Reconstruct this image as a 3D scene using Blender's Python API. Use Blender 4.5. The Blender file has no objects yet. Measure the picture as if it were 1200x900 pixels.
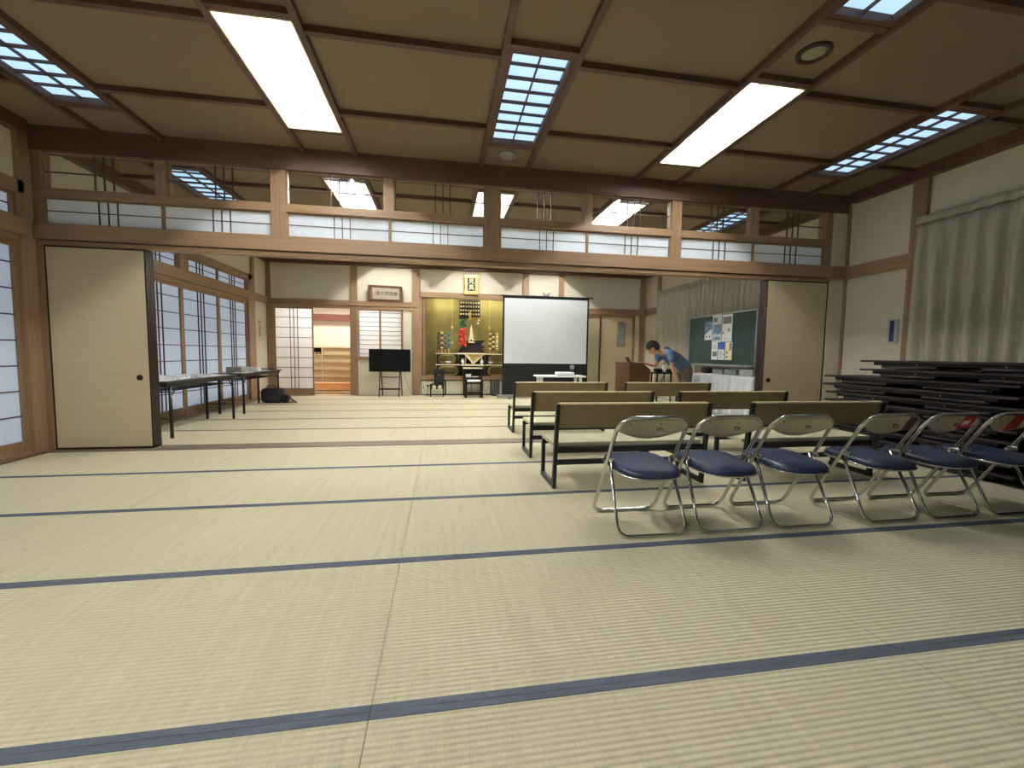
import bpy, bmesh, math, random
from mathutils import Vector, Matrix
random.seed(7)
SC = bpy.context.scene
COL = SC.collection
PI = math.pi

# ------------------------------------------------------------------ materials
def lin(c):
    c = c / 255.0
    return c / 12.92 if c <= 0.04045 else ((c + 0.055) / 1.055) ** 2.4
def rgb(t): return (lin(t[0]), lin(t[1]), lin(t[2]), 1.0)

def base_mat(name, col, rough=0.6, metal=0.0, spec=0.5):
    m = bpy.data.materials.new(name); m.use_nodes = True
    nt = m.node_tree; b = nt.nodes['Principled BSDF']
    b.inputs['Base Color'].default_value = rgb(col)
    b.inputs['Roughness'].default_value = rough
    b.inputs['Metallic'].default_value = metal
    b.inputs['Specular IOR Level'].default_value = spec
    return m, nt, b

def noisy(name, col, col2, scale=(8, 8, 8), rough=0.6, bump=0.0, metal=0.0, detail=4.0, spec=0.4, dist=0.0, nscale=1.0):
    m, nt, b = base_mat(name, col, rough, metal, spec)
    tc = nt.nodes.new('ShaderNodeTexCoord'); mp = nt.nodes.new('ShaderNodeMapping')
    mp.inputs['Scale'].default_value = scale
    n = nt.nodes.new('ShaderNodeTexNoise'); n.inputs['Scale'].default_value = nscale
    n.inputs['Detail'].default_value = detail; n.inputs['Distortion'].default_value = dist
    r = nt.nodes.new('ShaderNodeValToRGB')
    r.color_ramp.elements[0].position = 0.3; r.color_ramp.elements[1].position = 0.7
    r.color_ramp.elements[0].color = rgb(col); r.color_ramp.elements[1].color = rgb(col2)
    L = nt.links.new
    L(tc.outputs['Object'], mp.inputs['Vector']); L(mp.outputs['Vector'], n.inputs['Vector'])
    L(n.outputs['Fac'], r.inputs['Fac']); L(r.outputs['Color'], b.inputs['Base Color'])
    if bump:
        bp = nt.nodes.new('ShaderNodeBump'); bp.inputs['Strength'].default_value = bump
        bp.inputs['Distance'].default_value = 0.003
        L(n.outputs['Fac'], bp.inputs['Height']); L(bp.outputs['Normal'], b.inputs['Normal'])
    return m

W1, W2 = (134, 107, 80), (154, 126, 96)
wood = {'x': noisy('wood_x', W1, W2, (1.2, 30, 30), 0.42, 0.08),
        'y': noisy('wood_y', W1, W2, (30, 1.2, 30), 0.42, 0.08),
        'z': noisy('wood_z', W1, W2, (30, 30, 1.2), 0.42, 0.08)}
D1, D2 = (88, 65, 54), (102, 76, 64)
cwood = {'x': noisy('ceiling_wood_x', D1, D2, (1.2, 30, 30), 0.55, 0.05),
         'y': noisy('ceiling_wood_y', D1, D2, (30, 1.2, 30), 0.55, 0.05)}
lattice_wood = noisy('lattice_wood', (74, 52, 44), (90, 64, 54), (20, 20, 20), 0.55)
M_lacquer = noisy('dark_lacquer_wood', (30, 17, 15), (40, 24, 20), (25, 25, 2), 0.35)
M_plaster = noisy('sand_plaster', (210, 202, 180), (220, 212, 191), (90, 90, 90), 0.9, 0.15)
M_ceiling = noisy('woven_ceiling_board', (128, 111, 88), (138, 121, 98), (30, 160, 30), 0.85, 0.1)
M_fusuma = noisy('fusuma_paper', (194, 179, 145), (202, 187, 153), (2.0, 2.0, 90), 0.7, 0.12)
M_white = noisy('white_enamel', (236, 240, 240), (242, 245, 245), (10, 10, 10), 0.4)
M_black = noisy('black_metal', (22, 22, 22), (30, 29, 28), (20, 20, 20), 0.4)
M_blackmatte = noisy('black_fabric', (20, 20, 22), (32, 32, 34), (40, 40, 40), 0.85)
M_screenblack = noisy('screen_mask_black', (16, 17, 18), (22, 23, 24), (10, 10, 10), 0.8)
M_chrome, _, _b = base_mat('chrome_tube', (205, 203, 198), 0.16, 1.0)
M_alu = noisy('aluminium', (150, 150, 146), (165, 165, 160), (10, 10, 10), 0.4, metal=0.6)
M_vinyl = noisy('navy_vinyl', (33, 44, 68), (39, 51, 77), (120, 120, 120), 0.45, 0.12)
M_backsheet = noisy('beige_backrest_sheet', (196, 186, 162), (206, 196, 172), (60, 60, 60), 0.3, metal=0.4)
M_benchback = noisy('olive_bench_fabric', (112, 98, 66), (124, 110, 76), (160, 160, 160), 0.8, 0.15)
M_benchseat = noisy('woven_bench_seat', (178, 174, 142), (192, 188, 156), (120, 120, 120), 0.75, 0.2)
M_benchedge = noisy('pale_bench_piping', (214, 198, 156), (226, 210, 168), (30, 30, 30), 0.7)
M_gold = noisy('gold_leaf', (136, 128, 80), (154, 144, 92), (3, 3, 3), 0.42, 0.05, metal=0.3)
M_goldshiny = noisy('bright_gold', (214, 178, 96), (236, 206, 130), (40, 40, 40), 0.3, 0.3, metal=0.8)
M_altarblack = noisy('altar_lacquer', (26, 20, 20), (38, 28, 26), (15, 15, 15), 0.3)
M_red = noisy('red_brocade', (170, 36, 28), (205, 66, 50), (60, 60, 60), 0.7)
M_cream = noisy('cream_cloth', (226, 214, 176), (238, 228, 196), (30, 30, 30), 0.7)
M_green = noisy('green_beads', (34, 92, 66), (64, 124, 92), (60, 60, 60), 0.6)
M_blue = noisy('blue_beads', (40, 74, 120), (140, 170, 200), (60, 60, 60), 0.6)
M_yellow = noisy('yellow_offering', (206, 184, 96), (226, 208, 130), (60, 60, 60), 0.6)
M_maroon = noisy('maroon_offering', (96, 36, 34), (126, 56, 46), (60, 60, 60), 0.6)
M_screen = noisy('projection_fabric', (222, 228, 230), (226, 232, 234), (3, 3, 3), 0.8)
M_paperwhite = noisy('printed_paper', (222, 224, 220), (236, 238, 235), (40, 40, 40), 0.7)
M_newsprint = noisy('newsprint', (140, 144, 144), (232, 234, 232), (30, 30, 30), 0.75, detail=8)
M_greybox = noisy('grey_card', (128, 128, 118), (142, 142, 132), (10, 10, 10), 0.8)
M_cloth = noisy('grey_white_sheet', (188, 192, 194), (204, 208, 210), (6, 6, 6), 0.85, 0.2)
M_board = noisy('chalkboard_green', (26, 50, 44), (34, 60, 53), (5, 5, 1), 0.6)
M_podium = noisy('podium_wood', (74, 48, 26), (90, 60, 34), (3, 25, 25), 0.4)
M_tabletop = noisy('brown_tabletop', (38, 33, 31), (48, 43, 40), (10, 10, 10), 0.3)
M_stacktop = noisy('stack_tabletop', (36, 25, 26), (46, 33, 34), (3, 25, 25), 0.5)
M_stackbody = noisy('stack_underframe', (12, 10, 10), (18, 16, 16), (10, 10, 10), 0.6)
M_orangewood = noisy('entrance_step_wood', (214, 150, 100), (228, 168, 120), (2, 20, 20), 0.4)
M_shelfwood = noisy('pale_shelf_wood', (206, 184, 140), (220, 200, 158), (3, 20, 3), 0.5)
M_beambrown = noisy('entrance_beam', (112, 66, 52), (124, 76, 60), (3, 20, 20), 0.5)
M_shirt = noisy('blue_shirt', (84, 104, 140), (98, 120, 156), (30, 30, 30), 0.85, 0.2)
M_trouser = noisy('khaki_trousers', (86, 76, 64), (100, 88, 75), (30, 30, 30), 0.85, 0.2)
M_skin = noisy('skin', (190, 146, 118), (202, 158, 130), (15, 15, 15), 0.55)
M_hair = noisy('black_hair', (12, 10, 10), (24, 21, 20), (60, 60, 60), 0.85, 0.4)
M_photo1 = noisy('poster_photo_blue', (60, 90, 130), (150, 178, 196), (14, 14, 14), 0.6)
M_photo2 = noisy('poster_photo_dark', (40, 44, 44), (150, 158, 150), (40, 40, 40), 0.6)
M_photo3 = noisy('poster_blue_band', (44, 84, 168), (70, 110, 190), (10, 10, 10), 0.6)
M_photo4 = noisy('poster_pale_print', (176, 190, 190), (226, 226, 210), (25, 25, 25), 0.6)
M_ink = noisy('dark_ink', (24, 24, 26), (34, 34, 36), (10, 10, 10), 0.7)
M_matting = noisy('calligraphy_paper', (176, 168, 150), (188, 180, 162), (30, 30, 30), 0.8)
M_framebrown = noisy('picture_frame_wood', (84, 58, 40), (102, 72, 50), (10, 10, 10), 0.45)
M_redreflection = noisy('red_reflection', (150, 26, 36), (164, 36, 44), (10, 10, 10), 0.5)
M_darkred = noisy('dark_red_reflection', (70, 34, 34), (82, 42, 40), (10, 10, 10), 0.5)
M_swblue = noisy('switch_panel_blue', (32, 40, 84), (40, 50, 98), (10, 10, 10), 0.4)
M_switch = noisy('switch_plate', (176, 184, 184), (188, 196, 196), (10, 10, 10), 0.5)
M_tvscreen, _, _ = base_mat('television_screen', (6, 6, 8), 0.08, 0.0, 0.6)
M_grille = noisy('speaker_grille', (150, 142, 120), (170, 162, 138), (300, 300, 300), 0.7)
M_darkrim = noisy('speaker_rim', (58, 46, 38), (70, 56, 46), (10, 10, 10), 0.5)
M_boardfloor = noisy('dark_floor_board', (112, 86, 66), (134, 104, 82), (25, 1.5, 25), 0.4)
M_sill = noisy('sill_wood', (108, 92, 74), (124, 107, 88), (1.2, 30, 30), 0.45)
M_border = noisy('blue_tatami_border', (70, 77, 87), (82, 90, 101), (120, 300, 1), 0.8, 0.3)
M_border2 = noisy('brown_tatami_border', (96, 88, 78), (108, 99, 88), (120, 300, 1), 0.8, 0.3)
M_cable = noisy('cable_rubber', (40, 36, 34), (48, 44, 42), (10, 10, 10), 0.6)

def tatami():
    m, nt, b = base_mat('tatami_rush', (206, 198, 156), 0.62, 0, 0.35)
    L = nt.links.new; N = nt.nodes.new
    tc = N('ShaderNodeTexCoord')
    sx = N('ShaderNodeSeparateXYZ'); L(tc.outputs['Object'], sx.inputs[0])
    w = N('ShaderNodeTexWave'); w.bands_direction = 'Y'; w.inputs['Scale'].default_value = 2 * PI / 0.021 / 20.0
    w.inputs['Distortion'].default_value = 0.35; w.inputs['Detail'].default_value = 1.0; w.inputs['Detail Scale'].default_value = 0.6
    L(tc.outputs['Object'], w.inputs['Vector'])
    mp = N('ShaderNodeMapping'); mp.inputs['Scale'].default_value = (260, 22, 1); L(tc.outputs['Object'], mp.inputs['Vector'])
    n = N('ShaderNodeTexNoise'); n.inputs['Scale'].default_value = 1.0; n.inputs['Detail'].default_value = 3; L(mp.outputs[0], n.inputs['Vector'])
    mp2 = N('ShaderNodeMapping'); mp2.inputs['Scale'].default_value = (34, 1.6, 1); L(tc.outputs['Object'], mp2.inputs['Vector'])
    n2 = N('ShaderNodeTexNoise'); n2.inputs['Scale'].default_value = 1.0; n2.inputs['Detail'].default_value = 4; L(mp2.outputs[0], n2.inputs['Vector'])
    r = N('ShaderNodeValToRGB'); r.color_ramp.elements[0].position = 0.25; r.color_ramp.elements[1].position = 0.75
    r.color_ramp.elements[0].color = rgb((186, 177, 145)); r.color_ramp.elements[1].color = rgb((213, 204, 171))
    mx = N('ShaderNodeMath'); mx.operation = 'MULTIPLY_ADD'; mx.inputs[1].default_value = 0.55
    L(n.outputs['Fac'], mx.inputs[0])
    m2 = N('ShaderNodeMath'); m2.operation = 'MULTIPLY'; m2.inputs[1].default_value = 0.45; L(n2.outputs['Fac'], m2.inputs[0])
    L(m2.outputs[0], mx.inputs[2]); L(mx.outputs[0], r.inputs['Fac']); L(r.outputs['Color'], b.inputs['Base Color'])
    ad = N('ShaderNodeMath'); ad.operation = 'MULTIPLY_ADD'; ad.inputs[1].default_value = 0.35; L(n.outputs['Fac'], ad.inputs[0]); L(w.outputs['Fac'], ad.inputs[2])
    bp = N('ShaderNodeBump'); bp.inputs['Strength'].default_value = 0.8; bp.inputs['Distance'].default_value = 0.006
    L(ad.outputs[0], bp.inputs['Height']); L(bp.outputs['Normal'], b.inputs['Normal'])
    return m
M_tatami = tatami()

def paper(name, col, trans=0.5):
    m = bpy.data.materials.new(name); m.use_nodes = True; nt = m.node_tree
    for n in list(nt.nodes): nt.nodes.remove(n)
    N = nt.nodes.new; L = nt.links.new
    o = N('ShaderNodeOutputMaterial'); d = N('ShaderNodeBsdfDiffuse'); t = N('ShaderNodeBsdfTranslucent'); mx = N('ShaderNodeMixShader')
    tc = N('ShaderNodeTexCoord'); no = N('ShaderNodeTexNoise'); no.inputs['Scale'].default_value = 60; no.inputs['Detail'].default_value = 6
    r = N('ShaderNodeValToRGB'); r.color_ramp.elements[0].position = 0.3; r.color_ramp.elements[1].position = 0.7
    r.color_ramp.elements[0].color = rgb(tuple(int(c * 0.97) for c in col)); r.color_ramp.elements[1].color = rgb(col)
    L(tc.outputs['Object'], no.inputs['Vector']); L(no.outputs['Fac'], r.inputs['Fac'])
    L(r.outputs['Color'], d.inputs['Color']); L(r.outputs['Color'], t.inputs['Color'])
    mx.inputs[0].default_value = trans; L(d.outputs[0], mx.inputs[1]); L(t.outputs[0], mx.inputs[2]); L(mx.outputs[0], o.inputs[0])
    return m
M_paper = paper('shoji_paper', (244, 250, 255), 0.70)

def glass():
    m = bpy.data.materials.new('clear_glass'); m.use_nodes = True; nt = m.node_tree
    for n in list(nt.nodes): nt.nodes.remove(n)
    N = nt.nodes.new; L = nt.links.new
    o = N('ShaderNodeOutputMaterial'); g = N('ShaderNodeBsdfGlossy'); t = N('ShaderNodeBsdfTransparent'); mx = N('ShaderNodeMixShader'); lw = N('ShaderNodeLayerWeight')
    p_ = N('ShaderNodeMath'); p_.operation = 'POWER'; p_.inputs[1].default_value = 4.0; f = N('ShaderNodeMath'); f.operation = 'MULTIPLY_ADD'; f.inputs[1].default_value = 0.8; f.inputs[2].default_value = 0.03
    lw.inputs['Blend'].default_value = 0.5; L(lw.outputs['Facing'], p_.inputs[0]); L(p_.outputs[0], f.inputs[0])
    g.inputs['Roughness'].default_value = 0.02; 
    t.inputs['Color'].default_value = (0.94, 0.96, 0.95, 1)
    L(f.outputs[0], mx.inputs[0]); L(t.outputs[0], mx.inputs[1]); L(g.outputs[0], mx.inputs[2]); L(mx.outputs[0], o.inputs[0])
    return m
M_glass = glass()

def emis(name, col, s):
    m, nt, b = base_mat(name, col, 0.5)
    b.inputs['Emission Color'].default_value = rgb(col); b.inputs['Emission Strength'].default_value = s
    return m
TUBE_S = 108.0
M_tube = emis('fluorescent_tube', (252, 250, 248), TUBE_S)
M_diffuser = emis('lit_washi_diffuser', (178, 214, 250), 0.41)
M_altarlamp = emis('altar_lamp_tube', (255, 244, 205), 42.0)

def curtain_mat():
    m = noisy('curtain_cloth', (170, 163, 144), (184, 177, 157), (40, 40, 4), 0.75, 0.1)
    return m
M_curtain = curtain_mat()

# ------------------------------------------------------------------ mesh builder
class MB:
    def __init__(self, M=None):
        self.bm = bmesh.new(); self.M = M
    def v(self, p):
        p = Vector(p)
        if self.M is not None: p = self.M @ p
        return self.bm.verts.new(p)
    def face(self, vs):
        try: return self.bm.faces.new(vs)
        except ValueError: return None
    def box(self, x0, x1, y0, y1, z0, z1, bev=0.0):
        c = [self.v((x, y, z)) for z in (z0, z1) for x, y in ((x0, y0), (x1, y0), (x1, y1), (x0, y1))]
        fs = [self.face([c[i] for i in f]) for f in ((0, 3, 2, 1), (4, 5, 6, 7), (0, 1, 5, 4), (1, 2, 6, 5), (2, 3, 7, 6), (3, 0, 4, 7))]
        if bev:
            es = {e for f in fs for e in f.edges}
            bmesh.ops.bevel(self.bm, geom=list(es), offset=bev, segments=2, affect='EDGES', profile=0.6)
        return self
    def prism(self, pts, vec):
        a = [self.v(p) for p in pts]; vec = Vector(vec)
        b = [self.v(Vector(p) + vec) for p in pts]; n = len(pts)
        self.face(a[::-1]); self.face(b)
        for i in range(n): self.face([a[i], a[(i + 1) % n], b[(i + 1) % n], b[i]])
        return self
    def tube(self, pts, r, seg=8, closed=False, caps=True):
        pts = [Vector(p) for p in pts]; n = len(pts)
        rs = r if isinstance(r, (list, tuple)) else [r] * n
        rings = []; prev = None
        for i, p in enumerate(pts):
            if closed: t = pts[(i + 1) % n] - pts[i - 1]
            else: t = pts[min(i + 1, n - 1)] - pts[max(i - 1, 0)]
            t.normalize()
            if prev is None:
                a = Vector((0, 0, 1)) if abs(t.z) < 0.9 else Vector((1, 0, 0))
                u = t.cross(a).normalized()
            else:
                u = prev - t * prev.dot(t)
                u = u.normalized() if u.length > 1e-6 else t.orthogonal().normalized()
            prev = u; w = t.cross(u)
            rings.append([self.v(p + (u * math.cos(2 * PI * k / seg) + w * math.sin(2 * PI * k / seg)) * rs[i]) for k in range(seg)])
        m = n if closed else n - 1
        for i in range(m):
            A, B = rings[i], rings[(i + 1) % n]
            for k in range(seg): self.face([A[k], A[(k + 1) % seg], B[(k + 1) % seg], B[k]])
        if caps and not closed: self.face(rings[0][::-1]); self.face(rings[-1])
        return self
    def lathe(self, prof, c=(0, 0, 0), seg=16, axis='z'):
        c = Vector(c); rings = []
        for r, h in prof:
            ring = []
            for k in range(seg):
                a = 2 * PI * k / seg; x, y = r * math.cos(a), r * math.sin(a)
                p = {'z': (x, y, h), 'y': (x, h, y), 'x': (h, x, y)}[axis]
                ring.append(self.v(c + Vector(p)))
            rings.append(ring)
        for A, B in zip(rings, rings[1:]):
            for k in range(seg): self.face([A[k], A[(k + 1) % seg], B[(k + 1) % seg], B[k]])
        self.face(rings[0][::-1]); self.face(rings[-1])
        return self
    def ball(self, c, r, sc=(1, 1, 1), seg=12):
        n = seg // 2
        prof = [(max(1e-4, math.sin(PI * i / n)) * r, -math.cos(PI * i / n) * r) for i in range(n + 1)]
        rings = []
        for a, h in prof:
            rings.append([self.v((c[0] + a * math.cos(2 * PI * k / seg) * sc[0], c[1] + a * math.sin(2 * PI * k / seg) * sc[1], c[2] + h * sc[2])) for k in range(seg)])
        for A, B in zip(rings, rings[1:]):
            for k in range(seg): self.face([A[k], A[(k + 1) % seg], B[(k + 1) % seg], B[k]])
        self.face(rings[0][::-1]); self.face(rings[-1])
        return self
    def grid(self, fn, nu, nv, closed_u=False):
        g = [[self.v(fn(i / nu, j / nv)) for j in range(nv + 1)] for i in range(nu + 1)]
        for i in range(nu):
            for j in range(nv): self.face([g[i][j], g[i + 1][j], g[i + 1][j + 1], g[i][j + 1]])
        return self
    def build(self, name, mat, parent=None, smooth=False, label=None, recalc=True):
        if parent is not None:
            o = parent
            while o.parent is not None: o = o.parent
            loc = o.location
            if loc.length > 0: bmesh.ops.translate(self.bm, verts=self.bm.verts[:], vec=-loc)
        if recalc: bmesh.ops.recalc_face_normals(self.bm, faces=self.bm.faces[:])
        me = bpy.data.meshes.new(name); self.bm.to_mesh(me); self.bm.free()
        if smooth:
            for p in me.polygons: p.use_smooth = True
        me.materials.append(mat)
        ob = bpy.data.objects.new(name, me); COL.objects.link(ob)
        if parent is not None: ob.parent = parent
        if label: ob['label'] = label
        if smooth == 'auto':
            pass
        return ob

def thing(name, label, cat, loc=(0, 0, 0), group=None):
    o = bpy.data.objects.new(name, None); COL.objects.link(o); o.location = loc
    o.empty_display_size = 0.1
    o['label'] = label; o['category'] = cat
    if group: o['group'] = group
    return o
def tag(o, label, cat, group=None):
    o['label'] = label; o['category'] = cat
    if group: o['group'] = group
    return o
def struct(o): o['kind'] = 'structure'; return o
def copy_tree(o, parent=None):
    c = o.copy(); COL.objects.link(c); c.parent = parent
    for ch in list(o.children): copy_tree(ch, c)
    return c
def solid(o, t=0.003, off=0):
    m = o.modifiers.new('solid', 'SOLIDIFY'); m.thickness = t; m.offset = off; return o
def wframe(axis, pos, sign=1):
    """frame of a wall: local (u along the wall, n out of the wall into the room, z up)"""
    if axis == 'x': return Matrix(((0, sign, 0, pos), (1, 0, 0, 0), (0, 0, 1, 0), (0, 0, 0, 1)))   # wall plane X=pos, u=Y
    return Matrix(((1, 0, 0, 0), (0, sign, 0, pos), (0, 0, 1, 0), (0, 0, 0, 1)))                   # wall plane Y=pos, u=X

_text_font = {}
def text_mesh(s, size, name, mat, M, parent, ext=0.002):
    cu = bpy.data.curves.new('txt', 'FONT'); cu.body = s; cu.size = size; cu.extrude = ext
    cu.align_x = 'CENTER'; cu.align_y = 'CENTER'
    t = bpy.data.objects.new('txt', cu); COL.objects.link(t)
    dg = bpy.context.evaluated_depsgraph_get(); dg.update()
    me = bpy.data.meshes.new_from_object(t.evaluated_get(dg)); bpy.data.objects.remove(t)
    me.transform(M); root = parent
    while root.parent is not None: root = root.parent
    me.transform(Matrix.Translation(-root.location))
    me.materials.clear(); me.materials.append(mat); me.name = name
    o = bpy.data.objects.new(name, me); COL.objects.link(o); o.parent = parent
    return o

# ------------------------------------------------------------------ key dimensions
XL, XR = -4.15, 5.58
YT0, YT1 = 5.08, 5.30          # the partition between the two rooms
YT = 5.175
YF, YN = 11.03, -3.52          # far wall, wall behind the viewer
ZB, ZC = 3.28, 3.33            # beam undersides, ceiling boards
MAT_D, MAT_L, XJ = 0.955, 1.91, -0.214
counter = {'trim': 0, 'window': 0, 'door': 0}
def nm(k):
    counter[k] += 1
    return '%s_%d' % (k, counter[k])
def trim(mb, mat): return struct(mb.build(nm('trim'), mat))

# ------------------------------------------------------------------ floor
fl = struct(MB().box(XL - 0.2, XR + 0.3, YN - 0.1, YF + 0.08, -0.12, -0.03).build('floor', M_lacquer))
def mat_row(y0, far):
    bmat = M_border2 if far else M_border
    for k in range(-3, 4):
        x0, x1 = XJ + (k - 1) * MAT_L, XJ + k * MAT_L
        x0 = max(x0, -3.95 if far else XL + 0.02); x1 = min(x1, XR)
        if x1 - x0 < 0.25: continue
        if k == -1 and False: continue
        mb = MB().box(x0 + 0.0012, x1 - 0.0012, y0 + 0.001, y0 + MAT_D - 0.001, -0.03, 0.0)
        mo = mb.build('tatami_mat', M_tatami, fl)
        b = 0.028
        for ya, yb in ((y0 + 0.001, y0 + b), (y0 + MAT_D - b, y0 + MAT_D - 0.001)):
            MB().box(x0 + 0.001, x1 - 0.001, ya, yb, 0.0, 0.0012).build('border', bmat, mo)
for k in range(9): mat_row(YT0 - (k + 1) * MAT_D, False)
for k in range(6): mat_row(YT1 + k * MAT_D, True)
trim(MB().box(XL, XR, YT0, YT1, -0.03, 0.003), M_sill)
trim(MB().box(XL, -3.95, YT1, YF, -0.03, 0.003), M_boardfloor)
trim(MB().box(XL, XL + 0.03, YN, YT0, -0.03, 0.003), M_boardfloor)

# ------------------------------------------------------------------ ceiling with the openings of its lights
SX = [-3.2, -1.245, 0.73, 2.685, 4.62]; HW = 0.255
fix = []   # (strip, y0, y1, kind)
near_a, near_b, near_c = (3.18, 4.64), (1.07, 2.52), (-1.05, 0.40)
for i, k in enumerate('sfsfs'): fix.append((i, near_a[0], near_a[1] - (0.06 if k == 's' else 0), k))
for i, k in enumerate('sfsss'): fix.append((i, near_b[0], near_b[1], k))  # bare tube in the second strip is unseen, added to brighten the room
for i, k in enumerate('sfsss'): fix.append((i, near_c[0], near_c[1], k))  # unseen row of lights behind the viewer, added to brighten the near room
for i, k in enumerate('sfffs'): fix.append((i, 5.93, 7.39, k))
for i, k in enumerate('sfffs'): fix.append((i, 9.16, 10.62, k))
cb = MB()
segs = [(YN, YT0 + 0.08), (YT1 - 0.01, YF)]
edges = [XL - 0.05] + [e for x in SX for e in (x - HW, x + HW)] + [XR + 0.05]
for (ya, yb) in segs:
    for j in range(0, len(edges), 2): cb.box(edges[j], edges[j + 1], ya, yb, ZC, ZC + 0.02)
    for i, x in enumerate(SX):
        cuts = sorted((f[1], f[2]) for f in fix if f[0] == i and ya < f[1] < yb)
        y = ya
        for c0, c1 in cuts: cb.box(x - HW, x + HW, y, c0, ZC, ZC + 0.02); y = c1
        cb.box(x - HW, x + HW, y, yb, ZC, ZC + 0.02)
struct(cb.build('ceiling', M_ceiling))
# unseen roof slab added over everything so no outside light falls in
struct(MB().box(XL - 0.4, XR + 0.4, YN - 0.2, YF + 0.2, 3.75, 3.8).build('trim_900', M_ceiling))  # added unseen slab that blocks outside light, not a trim

# ceiling beams (one trim each)
bw = 0.024
for (ya, yb) in segs:
    for x in SX:
        for s in (-1, 1): trim(MB().box(x + s * 0.28 - bw, x + s * 0.28 + bw, ya, yb, ZB, ZC), cwood['y'])
gaps = [(XL, SX[0] - 0.28)] + [(SX[i] + 0.28, SX[i + 1] - 0.28) for i in range(4)] + [(SX[4] + 0.28, XR)]
for yb in [4.30 - 1.02 * k for k in range(0, 8)] + [6.36 + 1.02 * k for k in range(0, 4)]:
    for g0, g1 in gaps:
        trim(MB().box(g0 + bw, g1 - bw if g1 < XR else g1, yb - bw, yb + bw, ZB + 0.004, ZC), cwood['x'])
for i, y0, y1, k in fix:
    for y in (y0 - 0.03, y1 + 0.03): trim(MB().box(SX[i] - HW, SX[i] + HW, y - 0.026, y + 0.026, ZB + 0.006, ZC), cwood['x'])
# cornice beams round the rooms
trim(MB().box(XL, XL + 0.10, YN, YT0, 3.20, ZC), cwood['y'])
trim(MB().box(XR - 0.10, XR, YN, YT0, 3.20, ZC), cwood['y'])
trim(MB().box(XL, XR, YF - 0.10, YF, 3.19, ZC), cwood['x'])
trim(MB().box(XL, XL + 0.10, YT1, YF - 0.1, 3.19, ZC), cwood['y'])
trim(MB().box(XR - 0.10, XR, YT1, YF - 0.1, 3.19, ZC), cwood['y'])
trim(MB().box(XL, XR, YN, YN + 0.1, 3.19, ZC), cwood['x'])

# ------------------------------------------------------------------ ceiling lights
def fluor_light(x, y0, y1, label):
    t = thing('ceiling_light', label, 'ceiling light', (x, (y0 + y1) / 2, ZC))
    w, zt = HW, 3.52
    h = MB()
    h.box(x - w, x - w + 0.01, y0, y1, ZC - 0.03, zt); h.box(x + w - 0.01, x + w, y0, y1, ZC - 0.03, zt)
    h.box(x - w + 0.01, x + w - 0.01, y0, y0 + 0.01, ZC - 0.03, zt); h.box(x - w + 0.01, x + w - 0.01, y1 - 0.01, y1, ZC - 0.03, zt)
    h.box(x - w, x + w, y0, y1, zt, zt + 0.01)
    h.build('housing', M_white, t)
    MB().box(x - 0.075, x + 0.075, y0 + 0.02, y1 - 0.02, zt - 0.022, zt - 0.001, 0.004).build('mounting_tray', M_white, t)
    MB().tube([(x, y0 + 0.1, zt - 0.05), (x, y1 - 0.1, zt - 0.05)], 0.0165, 10).build('tube', M_tube, t, True)
    for ya, yb in ((y0 + 0.07, y0 + 0.1), (y1 - 0.1, y1 - 0.07)):
        MB().box(x - 0.02, x + 0.02, ya, yb, zt - 0.07, zt - 0.02).build('lamp_holder', M_white, t)
    for dx in (-0.13, 0.13):
        MB().lathe([(0.011, y1 - 0.022), (0.011, y1 - 0.010)], (x + dx, 0, 3.405), 10, 'y').build('bolt', M_darkrim, t)
    fr = MB()
    fr.box(x - w, x - w + 0.012, y0, y1, ZB + 0.004, ZC - 0.03); fr.box(x + w - 0.012, x + w, y0, y1, ZB + 0.004, ZC - 0.03)
    fr.box(x - w, x + w, y0, y0 + 0.012, ZB + 0.004, ZC - 0.03); fr.box(x - w, x + w, y1 - 0.012, y1, ZB + 0.004, ZC - 0.03)
    fr.build('trim_frame', M_benchedge, t)
    return t
def shoji_light(x, y0, y1, label):
    t = thing('shoji_ceiling_light', label, 'ceiling light', (x, (y0 + y1) / 2, ZC))
    w = HW; fw = 0.035
    f = MB()
    for a, b in ((x - w, x - w + fw), (x + w - fw, x + w)): f.box(a, b, y0, y1, ZB + 0.008, ZC + 0.02)
    for a, b in ((y0, y0 + fw), (y1 - fw, y1)): f.box(x - w + fw, x + w - fw, a, b, ZB + 0.008, ZC + 0.02)
    f.build('frame', cwood['y'], t)
    MB().box(x - w + fw, x + w - fw, y0 + fw, y1 - fw, ZC + 0.012, ZC + 0.018).build('diffuser', M_diffuser, t)
    l = MB(); l.box(x - 0.005, x + 0.005, y0 + fw, y1 - fw, ZC - 0.012, ZC + 0.012)
    n = 8
    for k in range(1, n):
        y = y0 + fw + (y1 - y0 - 2 * fw) * k / n; hw = 0.008 if k % 2 == 0 else 0.005
        l.box(x - w + fw, x + w - fw, y - hw, y + hw, ZC - 0.012, ZC + 0.0115)
    l.build('lattice', lattice_wood, t)
    return t
strip_word = ['strip along the shoji wall', 'second strip from the shoji', 'middle strip', 'second strip from the curtains', 'strip along the curtain wall']
def row_word(y0):
    if y0 > 8: return 'far room by the altar wall'
    if y0 > 5: return 'far room just beyond the transom'
    if y0 > 3: return 'near room next to the transom'
    if y0 > 1: return 'near room overhead, row with the added unseen tube'
    return 'added unseen row behind the viewer'
for i, y0, y1, k in fix:
    if k == 'f': fluor_light(SX[i], y0, y1, 'recessed bare-tube light, ' + strip_word[i] + ', ' + row_word(y0))
    else: shoji_light(SX[i], y0, y1, 'lattice-covered light, ' + strip_word[i] + ', ' + row_word(y0))

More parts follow.
